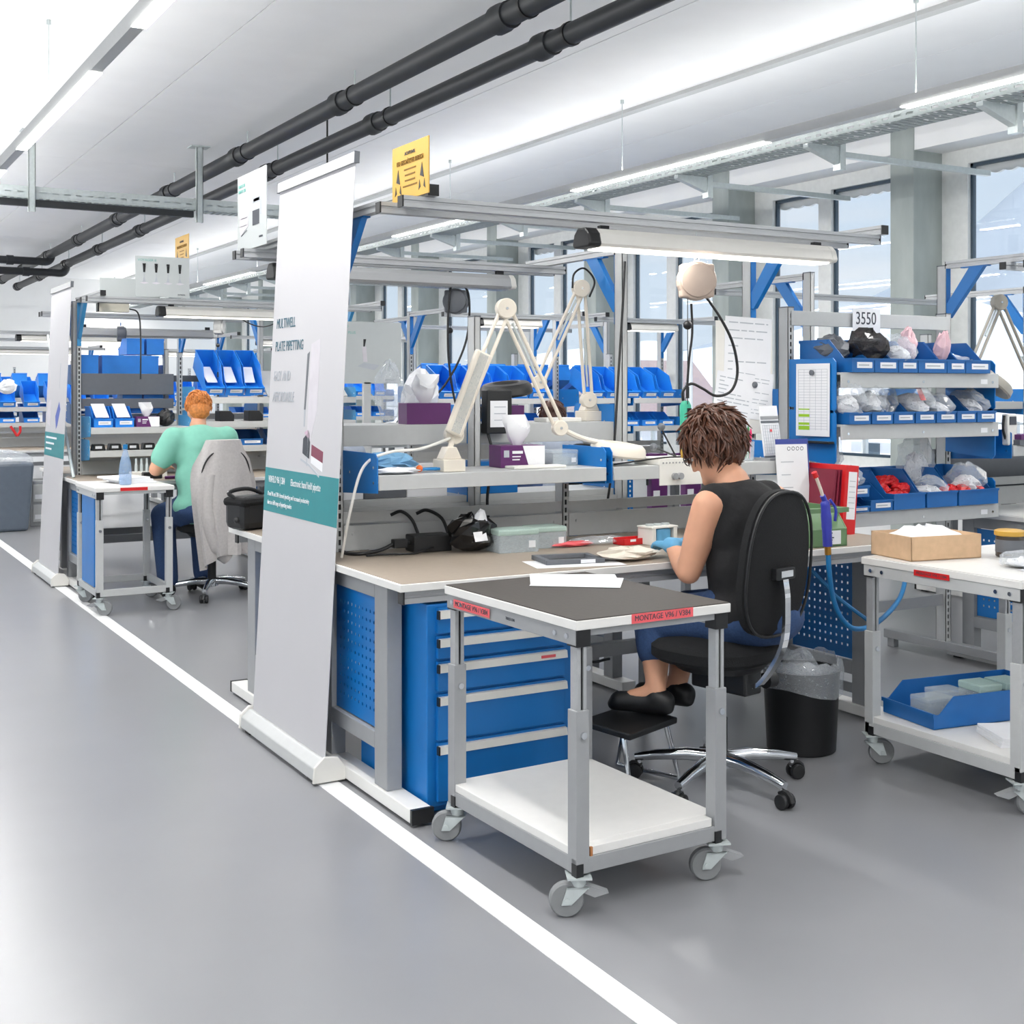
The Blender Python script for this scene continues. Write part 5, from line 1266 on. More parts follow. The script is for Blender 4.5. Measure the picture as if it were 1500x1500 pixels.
# ------------------------------------------------------------------ roll-up banners
def banner(label, loc, lean=.12, yw=.85, H=2.36, art=True):
    """local: printed face to -x, stands along +y, leans towards +x"""
    t = thing('roll_up_banner', label, 'banner', loc, 0, 'roll-up banners')
    b = MB(); b.prism([(-.06, .015), (.055, .015), (.06, .05), (.03, .085), (-.02, .09), (-.055, .06)], 'y', -.01, yw + .01); obj('cassette', b, MT['metal'], t, .004)
    b = MB(); b.box(-.05, .05, .03, .09, 0, .016); b.box(-.05, .05, yw - .09, yw - .03, 0, .016); obj('foot', b, MT['black'], t)
    for y in (-.018, yw + .006):
        b = MB(); b.prism([(-.066, .008), (.066, .008), (.07, .055), (.035, .1), (-.02, .105), (-.06, .07)], 'y', y, y + .014); obj('end_cap', b, MT['whitep'], t, .004)
    dx = lean; v = Vector((dx, 0, H - .09)); ln = v.length; n = v.cross(Vector((0, 1, 0))).normalized()
    # F maps (distance along reading direction from centre, height along film) to the film face
    o0 = Vector((-.005, yw / 2, .09)); up = v.normalized()
    F = lambda a, h: frame(o0 + up * h + Vector((-.0016, 0, 0)), (0, -1, 0), up)
    b = MB(); b.box(-yw / 2 + .01, yw / 2 - .01, 0, ln, -.001, .001, F(0, 0)); flm = obj('film', b, MT['banner'], t)
    b = MB(); b.box(-yw / 2, yw / 2, ln - .012, ln + .03, -.01, .01, F(0, 0)); tr = obj('top_rail', b, MT['alu'], t)
    b = MB(); b.box(-yw / 2 - .004, -yw / 2, ln - .014, ln + .032, -.011, .011, F(0, 0)); b.box(yw / 2, yw / 2 + .004, ln - .014, ln + .032, -.011, .011, F(0, 0)); obj('rail_cap', b, MT['dgrey'], tr)
    b = MB(); b.cyl((.03, yw / 2, .08), Vector((.03, yw / 2, .08)) + v * .99, .009, n=8); obj('support_pole', b, MT['zinc'], t)
    b = MB(); b.box(-yw / 2 + .01, yw / 2 - .01, .88, 1.07, .001, .0016, F(0, 0)); tb = obj('teal_band', b, MT['teal'], flm)
    if art:
        P = lambda a, h: F(0, 0) @ M4((a, h, .0024))
        text(flm, 'MULTIWELL', .062, P(-.38, 1.70), MT['tealink'], align='LEFT', sx=.72, ext=.0004)
        text(flm, 'PLATE PIPETTING', .062, P(-.38, 1.60), MT['tealink'], align='LEFT', sx=.72, ext=.0004)
        text(flm, 'EASY AND', .062, P(-.38, 1.47), MT['inkl'], align='LEFT', sx=.72, ext=.0004)
        text(flm, 'AFFORDABLE', .062, P(-.38, 1.38), MT['inkl'], align='LEFT', sx=.72, ext=.0004)
        text(flm, 'VIAFLO 96 | 384', .042, P(-.38, 1.02), MT['paper'], align='LEFT', sx=.72, ext=.0004)
        text(flm, 'Electronic hand held pipette', .042, P(-.10, 1.02), MT['paper'], align='LEFT', sx=.72, ext=.0004)
        text(flm, '8 and 96 and 384 channel pipetting and increased productivity', .028, P(-.38, .957), MT['paper'], align='LEFT', sx=.72, ext=.0004)
        text(flm, 'due to a full range of pipetting modes', .028, P(-.38, .92), MT['paper'], align='LEFT', sx=.72, ext=.0004)
        # printed picture of the instrument
        Z = F(0, 0)
        def quad(pts, m, nm='print'):
            b = MB(); b.prism(pts, 'z', .001, .0017, Z); obj(nm, b, m, flm)
        quad([(.06, 1.60), (.16, 1.62), (.16, 1.33), (.1, 1.2), (.06, 1.25)], MT['palep'])
        quad([(.02, 1.56), (.045, 1.57), (.03, 1.33), (.012, 1.33)], MT['dgrey'])
        quad([(.012, 1.33), (.03, 1.33), (.03, 1.26), (.016, 1.26)], MT['inkl'])
        quad([(.07, 1.24), (.082, 1.24), (.08, 1.1), (.07, 1.1)], MT['inkl'])
        quad([(.02, 1.21), (.07, 1.235), (.10, 1.2), (.10, 1.13), (.02, 1.15)], MT['ink'])
        quad([(.03, 1.235), (.07, 1.25), (.10, 1.22), (.07, 1.215)], MT['palep2'])
        quad([(.12, 1.19), (.25, 1.165), (.25, 1.12), (.12, 1.145)], MT['purple2'])
        quad([(.12, 1.145), (.25, 1.12), (.25, 1.085), (.12, 1.115)], MT['paper'])
        quad([(.0, 1.13), (.10, 1.11), (.22, 1.07), (.22, 1.06), (.10, 1.1), (.0, 1.12)], MT['inkl'])
    else:
        Z = F(0, 0)
        for (pts, m) in [([(.0, 1.2), (.14, 1.32), (.2, 1.26), (.1, 1.13), (.05, 1.1)], mat('blue_print', (86, 104, 180), .6)), ([(-.35, 1.3), (-.2, 1.34), (-.22, 1.12), (-.35, 1.14)], MT['palep']), ([(.12, 1.62), (.14, 1.62), (.13, 1.42), (.12, 1.42)], MT['inkl'])]:
            b = MB(); b.prism(pts, 'z', .001, .0017, Z); obj('print', b, m, flm)
        for k in range(3):
            b = MB(); b.box(-.36, .1 - .1 * k, 1.02 - .045 * k, 1.035 - .045 * k, .0016, .002, Z); obj('print', b, MT['paper'], flm)
    return t
MT['tealink'] = mat('teal_ink', (70, 108, 124), .7); MT['palep'] = mat('pale_print', (206, 202, 208), .6); MT['palep2'] = mat('pale_pink_print', (206, 178, 196), .6); MT['purple2'] = mat('plum_print', (128, 62, 82), .6)
banner('large white roll-up banner with teal band beside the near bench', (1.775, 4.50, 0), .125, .88, 2.39)
banner('white roll-up banner with teal band farther down the aisle', (1.77, 10.0, 0), .1, .86, 2.3, art=False)

# ------------------------------------------------------------------ people
def blob(name, prims, m, parent, vox=.012, smooth=8, extra=None):
    b = MB()
    for p in prims:
        if p[0] == 'c': b.cap(p[1], p[2], p[3], p[4])
        elif p[0] == 'e': b.ball(p[1], p[2], 18, 12, p[3] if len(p) > 3 else None)
    me = bpy.data.meshes.new('tmp'); me.from_pydata(b.v, [], b.f); me.update()
    o = bpy.data.objects.new('tmp', me); C.objects.link(o)
    md = o.modifiers.new('r', 'REMESH'); md.mode = 'VOXEL'; md.voxel_size = vox
    ms = o.modifiers.new('s', 'SMOOTH'); ms.iterations = smooth; ms.factor = .5
    dg = bpy.context.evaluated_depsgraph_get(); dg.update()
    m2 = bpy.data.meshes.new_from_object(o.evaluated_get(dg)); bpy.data.objects.remove(o)
    m2.name = name; m2.polygons.foreach_set('use_smooth', [True] * len(m2.polygons)); m2.materials.clear(); m2.materials.append(m)
    if extra: extra(m2)
    q = bpy.data.objects.new(name, m2); C.objects.link(q); q.parent = parent
    return q

def hand_prims(w, d, up, side, r=1.0, curl=.5):
    """palm + five fingers; w wrist, d finger direction, up = back of hand, side = thumb direction"""
    w = Vector(w); d = Vector(d).normalized(); up = Vector(up); up = (up - d * up.dot(d)).normalized(); s = Vector(side); s = (s - d * s.dot(d) - up * s.dot(up)).normalized()
    P = []
    for k in range(4):
        f = (k - 1.5) * .019
        P.append(('c', w + d * .01 + s * f * .6, w + d * .078 + s * f, .017, .0125))
        b0 = w + d * .08 + s * f; ln = (.033, .039, .036, .028)[3 - k]
        d1 = (d - up * curl * .5).normalized(); d2 = (d - up * curl * 1.6).normalized()
        b1 = b0 + d1 * ln; P.append(('c', b0, b1, .0105, .0095)); P.append(('c', b1, b1 + d2 * ln * .85, .0095, .008))
    t0 = w + d * .025 + s * .03; t1 = t0 + (d * .6 + s * .7 - up * .3).normalized() * .04
    P.append(('c', w + d * .015 + s * .012, t0, .016, .014)); P.append(('c', t0, t1, .0125, .011)); P.append(('c', t1, t1 + (d * .9 - up * .3).normalized() * .03, .0105, .0085))
    return P

def hair_locks(hd, parent, m, n, seed, c, rad, ln, down, name='hair', r0=.011, cond=None):
    r = random.Random(seed); b = MB()
    for k in range(n):
        a = r.uniform(0, 2 * math.pi); zf = r.uniform(-.35, 1)
        th = math.acos(max(-1, min(1, zf)))
        d = Vector((math.sin(th) * math.cos(a), math.sin(th) * math.sin(a), math.cos(th)))
        if cond and not cond(d): continue
        p = Vector(c) + Vector((d.x * rad[0], d.y * rad[1], d.z * rad[2]))
        tdir = (Vector((0, 0, -1)) * down + Vector((r.uniform(-1, 1), r.uniform(-1, 1), r.uniform(-.4, .4)))).normalized()
        tdir = (tdir - d * tdir.dot(d) * .85).normalized()
        q = p + tdir * ln * r.uniform(.4, .6) + d * r.uniform(.0, .012); e = p + tdir * ln * r.uniform(.85, 1.15) + d * r.uniform(-.008, .012)
        b.tube(spline([p - d * .006, q, e], 3), [r0 * .7] + [r0] * 2 + [r0 * .8] * 2 + [r0 * .5] + [r0 * .15], 5)
    return obj(name, b, m, parent)

def person(label, loc, rz, J, top, trousers, hair, shoe=None, sleeve='none', glove=None, fem=False, glasses=False, vox=.012, cond=None, hl=(120, .07, 1.2), legs=True, detail=True, bulk=1.0):
    t = thing('person', label, 'person', loc, rz, None)
    V = lambda k: Vector(J[k])
    head = V('head'); fd = Vector(J['face']).normalized(); upv = Vector(J['hup']).normalized(); sd = fd.cross(upv).normalized()
    rotm = Matrix((sd, fd, upv)).transposed()
    H = lambda x, y, z: head + sd * x + fd * y + upv * z
    k = bulk
    skin = [('e', head + upv * .02, (.074, .094, .108), rotm), ('e', H(0, .03, -.055), (.055, .062, .062), rotm), ('e', H(0, .088, -.085), (.022, .018, .018), rotm),
            ('e', H(0, .098, -.012), (.011, .018, .022), rotm), ('e', H(0, .106, -.026), (.013, .013, .009), rotm),
            ('e', H(-.074, .0, -.012), (.008, .02, .031), rotm), ('e', H(.074, .0, -.012), (.008, .02, .031), rotm),
            ('e', H(0, .088, -.058), (.021, .01, .006), rotm), ('e', H(-.032, .08, .022), (.016, .012, .009), rotm), ('e', H(.032, .08, .022), (.016, .012, .009), rotm),
            ('c', V('neck') - Vector((0, 0, .04)), H(0, -.02, -.05), .054 * k, .05)]
    skin += [('c', V('neck'), V('chest'), .06, .12), ('c', V('chest'), V('pelvis'), .12 * k, .13 * k)]
    for s in 'lr':
        sh, el, wr = V('sh' + s), V('el' + s), V('wr' + s)
        skin += [('c', V('neck') - Vector((0, 0, .06)), sh, .05, .055 * k), ('c', sh, (sh + el) / 2, .058 * k, .053 * k), ('c', (sh + el) / 2, el, .053 * k, .043 * k), ('c', el, el + (wr - el) * .35, .043 * k, .042 * k), ('c', el + (wr - el) * .35, wr, .042 * k, .029)]
        hd_ = Vector(J['hd' + s])
        if detail and not glove: skin += hand_prims(wr, hd_, (0, 0, 1), (1 if s == 'l' else -1, 0, 0))
        elif not detail: skin += [('c', wr, wr + hd_.normalized() * .1, .035, .03)]
        if legs:
            hp, kn, an = V('hip' + s), V('kn' + s), V('an' + s)
            skin += [('c', V('pelvis'), hp, .12 * k, .1 * k), ('c', hp, kn, .088 * k, .062 * k), ('c', kn, kn + (an - kn) * .3, .055 * k, .058 * k), ('c', kn + (an - kn) * .3, an, .058 * k, .037), ('c', an, an + Vector(J['ft' + s]).normalized() * .1 + Vector((0, 0, -.03)), .036, .03)]
    obj_body = blob('body', skin, MT['skin'], t, vox * .8 if detail else vox, 5)
    # garment for the trunk
    P = [('c', V('neck') - Vector((0, 0, .065)), V('chest'), .075, .15 * k), ('e', V('chest') + Vector((0, 0, -.02)), (.178 * k, .125 * k, .17)), ('c', V('chest'), V('pelvis'), .142 * k, .15 * k), ('e', (V('chest') + V('pelvis')) / 2, (.165 * k, .13 * k, .17)), ('e', V('pelvis'), (.19 * k, .155 * k, .12))]
    for s in 'lr':
        sh, el = V('sh' + s), V('el' + s)
        q_ = sh if sleeve == 'short' else V('neck') + (sh - V('neck')) * .8
        P += [('c', V('neck') - Vector((0, 0, .07)), q_, .066, .066 * k if sleeve == 'short' else .069)]
        P += [('c', V('chest') + (sh - V('chest')) * .3, (sh - Vector((0, 0, .02))) if sleeve == 'short' else V('chest') + (sh - V('chest')) * .75, .1 * k, .066 * k)]
        if sleeve == 'short': P += [('c', sh, sh + (el - sh) * .62, .074 * k, .073 * k)]
    blob('top', P, top, t, vox, 8)
    if legs:
        P = [('e', V('pelvis') - Vector((0, 0, .02)), (.185 * k, .17 * k, .12))]
        for s in 'lr':
            hp, kn, an = V('hip' + s), V('kn' + s), V('an' + s); fr_ = J.get('crop', .92)
            P += [('c', V('pelvis'), hp, .13 * k, .115 * k), ('c', hp, kn, .104 * k, .078 * k), ('c', kn, kn + (an - kn) * fr_, .076 * k, .066 * k)]
        blob('trousers', P, trousers, t, vox, 6)
        for s in 'lr':
            an = V('an' + s); f = Vector(J['ft' + s]).normalized()
            blob('shoe', [('c', an - f * .03 + Vector((0, 0, -.035)), an + f * .15 + Vector((0, 0, -.045)), .044, .036), ('e', an + Vector((0, 0, -.02)), (.045, .05, .04)), ('c', an - f * .04 + Vector((0, 0, -.055)), an + f * .17 + Vector((0, 0, -.06)), .03, .026)], shoe or MT['black'], t, .009, 4)
    if glove:
        for s in 'lr': blob('glove', hand_prims(V('wr' + s) + Vector(J['hd' + s]).normalized() * .01, J['hd' + s], (0, 0, 1), (1 if s == 'l' else -1, 0, 0)) + [('c', V('wr' + s) - Vector(J['hd' + s]).normalized() * .05, V('wr' + s) + Vector(J['hd' + s]).normalized() * .02, .038, .033)], glove, t, .005, 3)
    # hair cap + locks
    hc = H(0, -.022, .045)
    P = [('e', hc, (.088, .1, .102), rotm), ('e', H(0, -.06, -.01), (.078, .06, .085), rotm)]
    if fem: P += [('e', H(0, -.05, .07), (.085, .085, .085), rotm), ('e', H(0, .045, .085), (.07, .05, .045), rotm), ('e', H(0, -.055, -.03), (.068, .035, .055), rotm)]
    hb = blob('hair', P, hair, t, .009, 3)
    M3 = rotm
    if hl[0]:
        r = random.Random(11); b = MB(); cc = hc; rad = (.092, .104, .106) if not fem else (.107, .119, .122)
        for q in range(hl[0]):
            a = r.uniform(0, 2 * math.pi); zf = r.uniform(-.95, 1)
            th = math.acos(zf); d = Vector((math.sin(th) * math.cos(a), math.sin(th) * math.sin(a), math.cos(th)))
            if d.y > .45 and d.z < .35: continue
            if abs(d.x) > .6 and d.z < -.1 and d.y > -.3: continue
            if d.z < -.6 and (not fem or d.y > -.15): continue
            p = cc + M3 @ Vector((d.x * rad[0], d.y * rad[1], d.z * rad[2])) * .96; dw = M3 @ d
            td = Vector((0, 0, -1)) * hl[2] - fd * .35 + (M3 @ Vector((r.uniform(-1, 1), r.uniform(-1, 1), r.uniform(-.3, .3)))) * .55; td = (td - dw * td.dot(dw)).normalized(); sdw = td.cross(dw) * r.uniform(-.014, .014)
            ln = hl[1] * r.uniform(.7, 1.3)
            b.tube(spline([p - dw * .004, p + td * ln * .5 + dw * r.uniform(-.004, .006) + sdw, p + td * ln - dw * r.uniform(.0, .016)], 3), [.004, .006, .0065, .006, .005, .003, .001], 5)
        obj('hair_locks', b, hair, t)
    if glasses:
        b = MB()
        for s in (-1, 1):
            b.tube([H(s * .033 + .024 * math.cos(a), .112, .018 + .017 * math.sin(a)) for a in [i * math.pi / 8 for i in range(17)]], .0022, 5, cap=False)
            b.tube([H(s * .058, .11, .022), H(s * .08, .06, .02), H(s * .082, .0, .012)], .0025, 5)
        b.tube([H(-.009, .113, .02), H(.009, .113, .02)], .002, 5); obj('glasses', b, MT['black'], t)
    if detail:
        for s in (-1, 1):
            b = MB(); b.ball(H(s * .031, .086, .018), .011, 10, 7); ey = obj('eye', b, MT['paper'], t)
            b = MB(); b.ball(H(s * .031, .094, .018), .0055, 8, 6); obj('iris', b, MT['black'], ey)
    return t
def seated(sh, lean=.1, turn=0, hy=.1):
    z = sh
    return dict(pelvis=(0, 0, z + .1), chest=(0, lean, z + .42), neck=(0, lean + .05, z + .57), head=(0, lean + hy, z + .70), face=(0, 1, -.45), hup=(0, .45, 1),
        shl=(-.185, lean + .02, z + .49), shr=(.185, lean + .02, z + .49), ell=(-.26, lean + .12, z + .22), elr=(.26, lean + .12, z + .22), wrl=(-.1, lean + .36, z + .29), wrr=(.1, lean + .36, z + .29), hdl=(.3, 1, 0), hdr=(-.3, 1, 0),
        hipl=(-.09, .06, z + .07), hipr=(.09, .06, z + .07), knl=(-.14, .44, z + .06), knr=(.14, .44, z + .06), anl=(-.14, .4, .1), anr=(.14, .4, .1), ftl=(-.1, 1, 0), ftr=(.1, 1, 0))
MT['hair1'] = mat('auburn_hair', (86, 52, 36), .42, 0, .45, 60, .2)
MT['hair2'] = mat('ginger_hair', (196, 122, 58), .6, 0, .25, 60, .2)
MT['hair3'] = mat('dark_brown_hair', (70, 40, 30), .6, 0, .3, 60, .2)
MT['vest'] = mat('black_vest', (26, 26, 28), .9, 0, .15, 40, .2)
MT['jeans'] = mat('denim', (48, 72, 112), .9, 0, .15, 120, .1)
MT['tee'] = mat('green_tee', (128, 192, 172), .9, 0, .03, 30, .06)
MT['gtee'] = mat('grey_tee', (150, 158, 172), .9, 0, .05, 30)
# woman, local frame at the chair, facing +y turned a little to the left
J = seated(.565, .07)
J.update(chest=(.0, .05, 1.0), neck=(-.015, .085, 1.15), head=(-.02, .18, 1.262), face=(-.42, .8, -.55), hup=(-.28, .48, 1),
    shl=(-.18, .06, 1.065), shr=(.19, .06, 1.065), ell=(-.215, .13, .815), elr=(.25, .15, .82), wrl=(-.105, .325, .885), wrr=(.12, .36, .885), hdl=(.35, .9, .0), hdr=(-.4, .9, 0),
    knl=(-.19, .34, .60), knr=(.06, .40, .60), anl=(-.255, .26, .345), anr=(-.1, .3, .345), ftl=(-.55, .9, 0), ftr=(-.4, 1, 0), crop=.42)
person('woman in black sleeveless top and glasses bent over the near bench', (3.16, 3.665, 0), 8, J, MT['vest'], MT['jeans'], MT['hair1'], MT['black'], 'none', MT['glove'], True, True, .011, hl=(1100, .085, 1.0), bulk=1.1)
# ------------------------------------------------------------------ second row
DY = 5.41
A2 = workbench('second row workbench where the man in green works', (1.815, 3.93 + DY, 0), 0, 2.515, .92,
    [(.151, 2.22), (.95, 1.80), (2.365, 2.22)], [(.151, 2.205, .87), (2.365, 2.205, .87)], [(.046, 2.36, .09, 2.163), (.04, 2.345, .27, 2.163)],
    [(.17, .93, .56, .92, 1.21, dict(pm=MT['skyblue'])), (.17, .93, .6, .92, 1.03, dict(pm=MT['skyblue'])), (.97, 2.345, .56, .92, 1.44, dict(pm=MT['skyblue'])), (.97, 2.345, .56, .92, 1.245, dict(pm=MT['skyblue'])), (.97, 2.345, .56, .92, 1.05, dict(pm=MT['skyblue']))], pm=MT['skyblue'])
B2 = workbench('second row workbench facing the other way behind the man', (3.65, 6.03 + DY, 0), 180, 1.79, .97,
    [(.15, 2.2), (.96, 1.83), (1.69, 2.2)], [(.15, 2.18, .85), (1.69, 2.18, .85)], [(.05, 1.82, .2, 2.14), (.05, 1.82, .32, 2.14)],
    [(.17, .94, .6, .97, 1.62, dict(m=MT['dgrey'])), (.98, 1.67, .6, .97, 1.62, dict(m=MT['dgrey'])), (.17, .94, .6, .97, 1.3), (.98, 1.67, .6, .97, 1.3)])
tube_lamp('lit tube lamp over the man in green', (2.42, 4.10 + DY, 2.095), (3.7, 4.10 + DY, 2.095), True, 6, .02)
tube_lamp('unlit tube lamp behind the man on the opposite bench', (2.1, 5.72 + DY, 2.0), (3.3, 5.72 + DY, 2.0), False, 0, .03)
for i, x in enumerate((1.98, 2.16, 2.31, 2.46)):
    bin_('blue bin seen from behind above the man\'s left shelf, %s from left' % ORD[i], (x + .09, 10.72, 1.63), .15, .3, .15, MT['bin2'], 180, group='bins on top of the second row')
for i, x in enumerate((2.36, 2.52)):
    bin_('bright blue bin stacked above the top row left of the man, %s one' % ('left' if i == 0 else 'right'), (x + .08, 10.72, 1.79), .14, .3, .13, MT['bin2'], 180, group='bins on top of the second row')
for k, zz in enumerate((1.53, 1.35)):
    b = MB(); b.box(1.99, 2.72, 10.30, 10.32, zz - .07 * (1 - k), zz + .10 - .02 * k); o = obj('tray_back', b, MT['dgrey'], None, .003); tag(o, '%s dark grey tray back behind the bins left of the man' % ('upper' if k == 0 else 'lower'), 'tray', 'grey trays of the second row')
z = 1.2105
for i, x in enumerate((2.06, 2.22)):
    bin_('blue bin with white papers on the shelf left of the man, %s one' % ('left' if i == 0 else 'right'), (x + .02, 9.92, z), .14, .34, .16, MT['bin2'], group='bins left of the man')
    b = MB(); b.box(-.05, .05, -.12, .1, 0, .004); o = obj('paper_form', b, MT['paper']); o.location = (x + .02, 10.06, z + .13); o.rotation_euler = (R(28), 0, 0); tag(o, 'white paper lying in the %s blue bin left of the man' % ('first' if i == 0 else 'second'), 'paper', 'papers in bins')
for i in range(2):
    bin_('blue bin seen from behind beyond the white papers, %s one' % ('left' if i == 0 else 'right'), (2.40 + .17 * i, 10.66, 1.31), .155, .3, .17, MT['bin2'], 180, group='bins left of the man')
tissue_box('purple tissue box on the shelf left of the man', (2.42, 9.98, z), 0, .85)
bag('black pouch on the shelf left of the man', (2.58, 10.02, z), .14, .14, .13, 120, MT['black'], 'pouch', 'pouch')
z = 1.0305
for i in range(5):
    b = MB(); b.prism([(-.05, 0), (.05, 0), (.04, .05), (-.04, .05)], 'y', -.05, .05); o = obj('black_instrument', b, MT['black'], None, .006); o.location = (2.06 + .13 * i, 10.02 + .03 * (i % 2), z); tag(o, 'small black instrument on the lower shelf by the man, %s from left' % ORD[i], 'instrument', 'black instruments')
    c = MB(); c.box(-.03, .02, -.052, -.05, .015, .035); obj('label_card', c, MT['paper'], o)
z = 1.4405
for i in range(3):
    bin_('tall tilted bright blue bin above the man, %s from left' % ORD[i], (2.95 + .165 * i, 9.94, z + .02), .15, .42, .17, MT['bin2'], 0, 32, group='tall bins above the man')
    b = MB(); b.box(-.045, .045, -.1, .1, 0, .006); o = obj('tube_bag', b, MT['paper']); o.location = (2.95 + .165 * i, 10.10, z + .18); o.rotation_euler = (R(40), 0, R(8 - 8 * i)); tag(o, 'white packet in the %s tall tilted bin' % ORD[i], 'packet', 'packets in tall bins')
b = MB(); b.prism([(9.95, z), (10.25, z + .21), (10.25, z + .22), (9.94, z + .01)], 'x', 3.40, 4.1); o = obj('sloped_tray', b, MT['metal']); tag(o, 'empty sloped grey tray right of the tall blue bins', 'tray')
for i in range(4):
    b = MB(); b.prism([(-.06, 0), (.06, 0), (.06, .05), (.03, .085), (-.06, .085)], 'y', -.07, .07); o = obj('black_case', b, MT['black'], None, .006); o.location = (3.05 + .24 * i, 9.99, 1.2455); tag(o, 'black case on the shelf beside the man, %s from left' % ORD[i], 'case', 'black cases')
    bin_('blue bin on the lowest shelf right of the man, %s from left' % ORD[i], (3.0 + .25 * i, 9.93, 1.051), .2, .3, .12, MT['bin'], group='low bins right of the man')
# things on the man's bench
z = .8305
for i in range(5):
    b = MB(); b.lathe([(.012, 0), (.012, .05), (.008, .06), (.008, .1), (0, .1)], 10); o = obj('part_pin', b, MT['zinc']); o.location = (2.28 + .04 * i, 9.72, z + .045); tag(o, 'small metal pin on the white holder, %s from left' % ORD[i], 'part', 'pins on the holder')
b = MB(); b.box(2.24, 2.5, 9.66, 9.78, z, z + .045); o = obj('pin_holder', b, MT['whitep'], None, .004); tag(o, 'white pin holder on the man\'s bench', 'holder')
b = MB(); b.box(-.07, .07, -.04, .04, 0, .05); o = obj('black_fixture', b, MT['black'], None, .008); o.location = (2.36, 9.56, z); tag(o, 'black fixture before the pin holder', 'fixture')
b = MB(); b.cyl((-.07, 0, .012), (.07, 0, .012), .012, n=10); o = obj('purple_tool', b, MT['purple']); o.location = (2.5, 9.45, z); tag(o, 'purple tool lying on the man\'s bench', 'tool')
# hanging sign boards
def board(label, loc, w_, h_, face, kind):
    """face: unit reading direction (x axis of print); board stands at loc (bottom centre)"""
    t = thing('sign_board', label, 'sign', loc, 0, 'hanging product signs')
    up = (0, 0, 1); Fm = frame((0, 0, 0), face, up); b = MB(); b.box(-w_ / 2, w_ / 2, 0, h_, -.004, 0, Fm); obj('board', b, MT['signb'], t)
    def q(x0, x1, y0, y1, m, nm='print'):
        b = MB(); b.box(x0 * w_, x1 * w_, y0 * h_, y1 * h_, 0, .0012, Fm); obj(nm, b, m, t)
    def pg(pts, m, nm='print'):
        b = MB(); b.prism([(x * w_, y * h_) for x, y in pts], 'z', 0, .0012, Fm); obj(nm, b, m, t)
    if kind == 'pipettes':
        text(t, 'VOYAGER II', h_ * .085, Fm @ M4((-w_ * .46, h_ * .9, .001)), MT['tealpale'], align='LEFT')
        for i in range(4):
            cx = -.34 + .22 * i
            pg([(cx - .03, .82), (cx + .03, .82), (cx + .018, .6), (cx - .018, .6)], MT['black']); q(cx - .014, cx + .014, .765, .8, MT['paper'])
            q(cx - .003, cx + .003, .5, .6, MT['inkl']); pg([(cx - .03, .36), (cx + .03, .36), (cx, .5)], MT['inkl']); pg([(cx - .085, .34), (cx, .31), (cx + .085, .34), (cx, .37)], MT['palep'])
        text(t, 'INTEGRA', h_ * .045, Fm @ M4((w_ * .35, h_ * .07, .001)), MT['ink'])
    elif kind == 'machine':
        text(t, 'VIAFLO 96', h_ * .06, Fm @ M4((-w_ * .46, h_ * .86, .001)), MT['tealpale'], align='LEFT'); text(t, 'VIAFLO 384', h_ * .06, Fm @ M4((-w_ * .46, h_ * .79, .001)), MT['tealpale'], align='LEFT')
        pg([(-.42, .62), (-.12, .66), (-.1, .45), (-.12, .3), (-.38, .2), (-.42, .3)], MT['palep']); q(-.38, -.14, .42, .43, MT['inkl']); q(-.4, -.16, .32, .33, MT['inkl']); pg([(-.36, .19), (-.16, .25), (-.16, .26), (-.36, .205)], MT['ink'])
        pg([(.02, .66), (.36, .66), (.34, .4), (.3, .4), (.3, .58), (.04, .58)], MT['inkl']); q(.04, .27, .29, .48, MT['ink']); q(.08, .28, .59, .63, MT['dgrey'])
        text(t, 'INTEGRA', h_ * .035, Fm @ M4((w_ * .33, h_ * .12, .001)), MT['ink'])
    elif kind == 'device':
        text(t, 'VIAFLO', h_ * .06, Fm @ M4((-w_ * .44, h_ * .92, .001)), MT['tealpale'], align='LEFT'); text(t, 'ASSIST PLUS', h_ * .06, Fm @ M4((-w_ * .44, h_ * .82, .001)), MT['tealpale'], align='LEFT')
        pg([(-.06, .72), (-.02, .72), (-.04, .6), (-.06, .6)], MT['black']); pg([(-.08, .6), (-.02, .6), (.0, .35), (-.06, .35)], MT['palep']); pg([(-.15, .28), (.1, .22), (.18, .3), (-.05, .34)], MT['inkl'])
        text(t, 'INTEGRA', h_ * .04, Fm @ M4((w_ * .33, h_ * .06, .001)), MT['ink'])
    return t
MT['signb'] = mat('sign_board', (186, 191, 191), .6, 0, .01); MT['tealpale'] = mat('teal_pale_ink', (120, 180, 172), .7)
board('sign board showing four pipettes above the second row', (2.40, 9.40, 2.19), .40, .30, (1, 0, 0), 'pipettes')
board('sign board showing an instrument left of the large banner', (1.875, 5.72, 2.165), .42, .36, (0, -1, 0), 'machine')
board('white sign board with a small device behind the near uprights', (4.05, 9.40, 1.55), .60, .5, (1, 0, 0), 'device')
b = MB(); b.box(4.02, 4.08, 9.40, 9.44, .83, 1.56); o = obj('sign_stand', b, MT['metal']); tag(o, 'grey stand carrying the white device sign', 'stand')
b = MB(); b.box(1.98, 2.42, 9.56, 9.565, 2.19, 2.33); o = obj('display_sign', b, MT['signb']); tag(o, 'plain grey sign board behind the pipette sign', 'sign')
esd_sign('yellow warning sign farther away above the second row', (2.91, 10.75, 2.54), 1.4)
for (x, y) in ((2.925, 10.75),):
    b = MB(); b.box(x - .01, x + .01, y - .01, y + .01, 2.16, 2.62); o = obj('sign_post', b, MT['alu']); tag(o, 'short post carrying the far yellow sign', 'post')
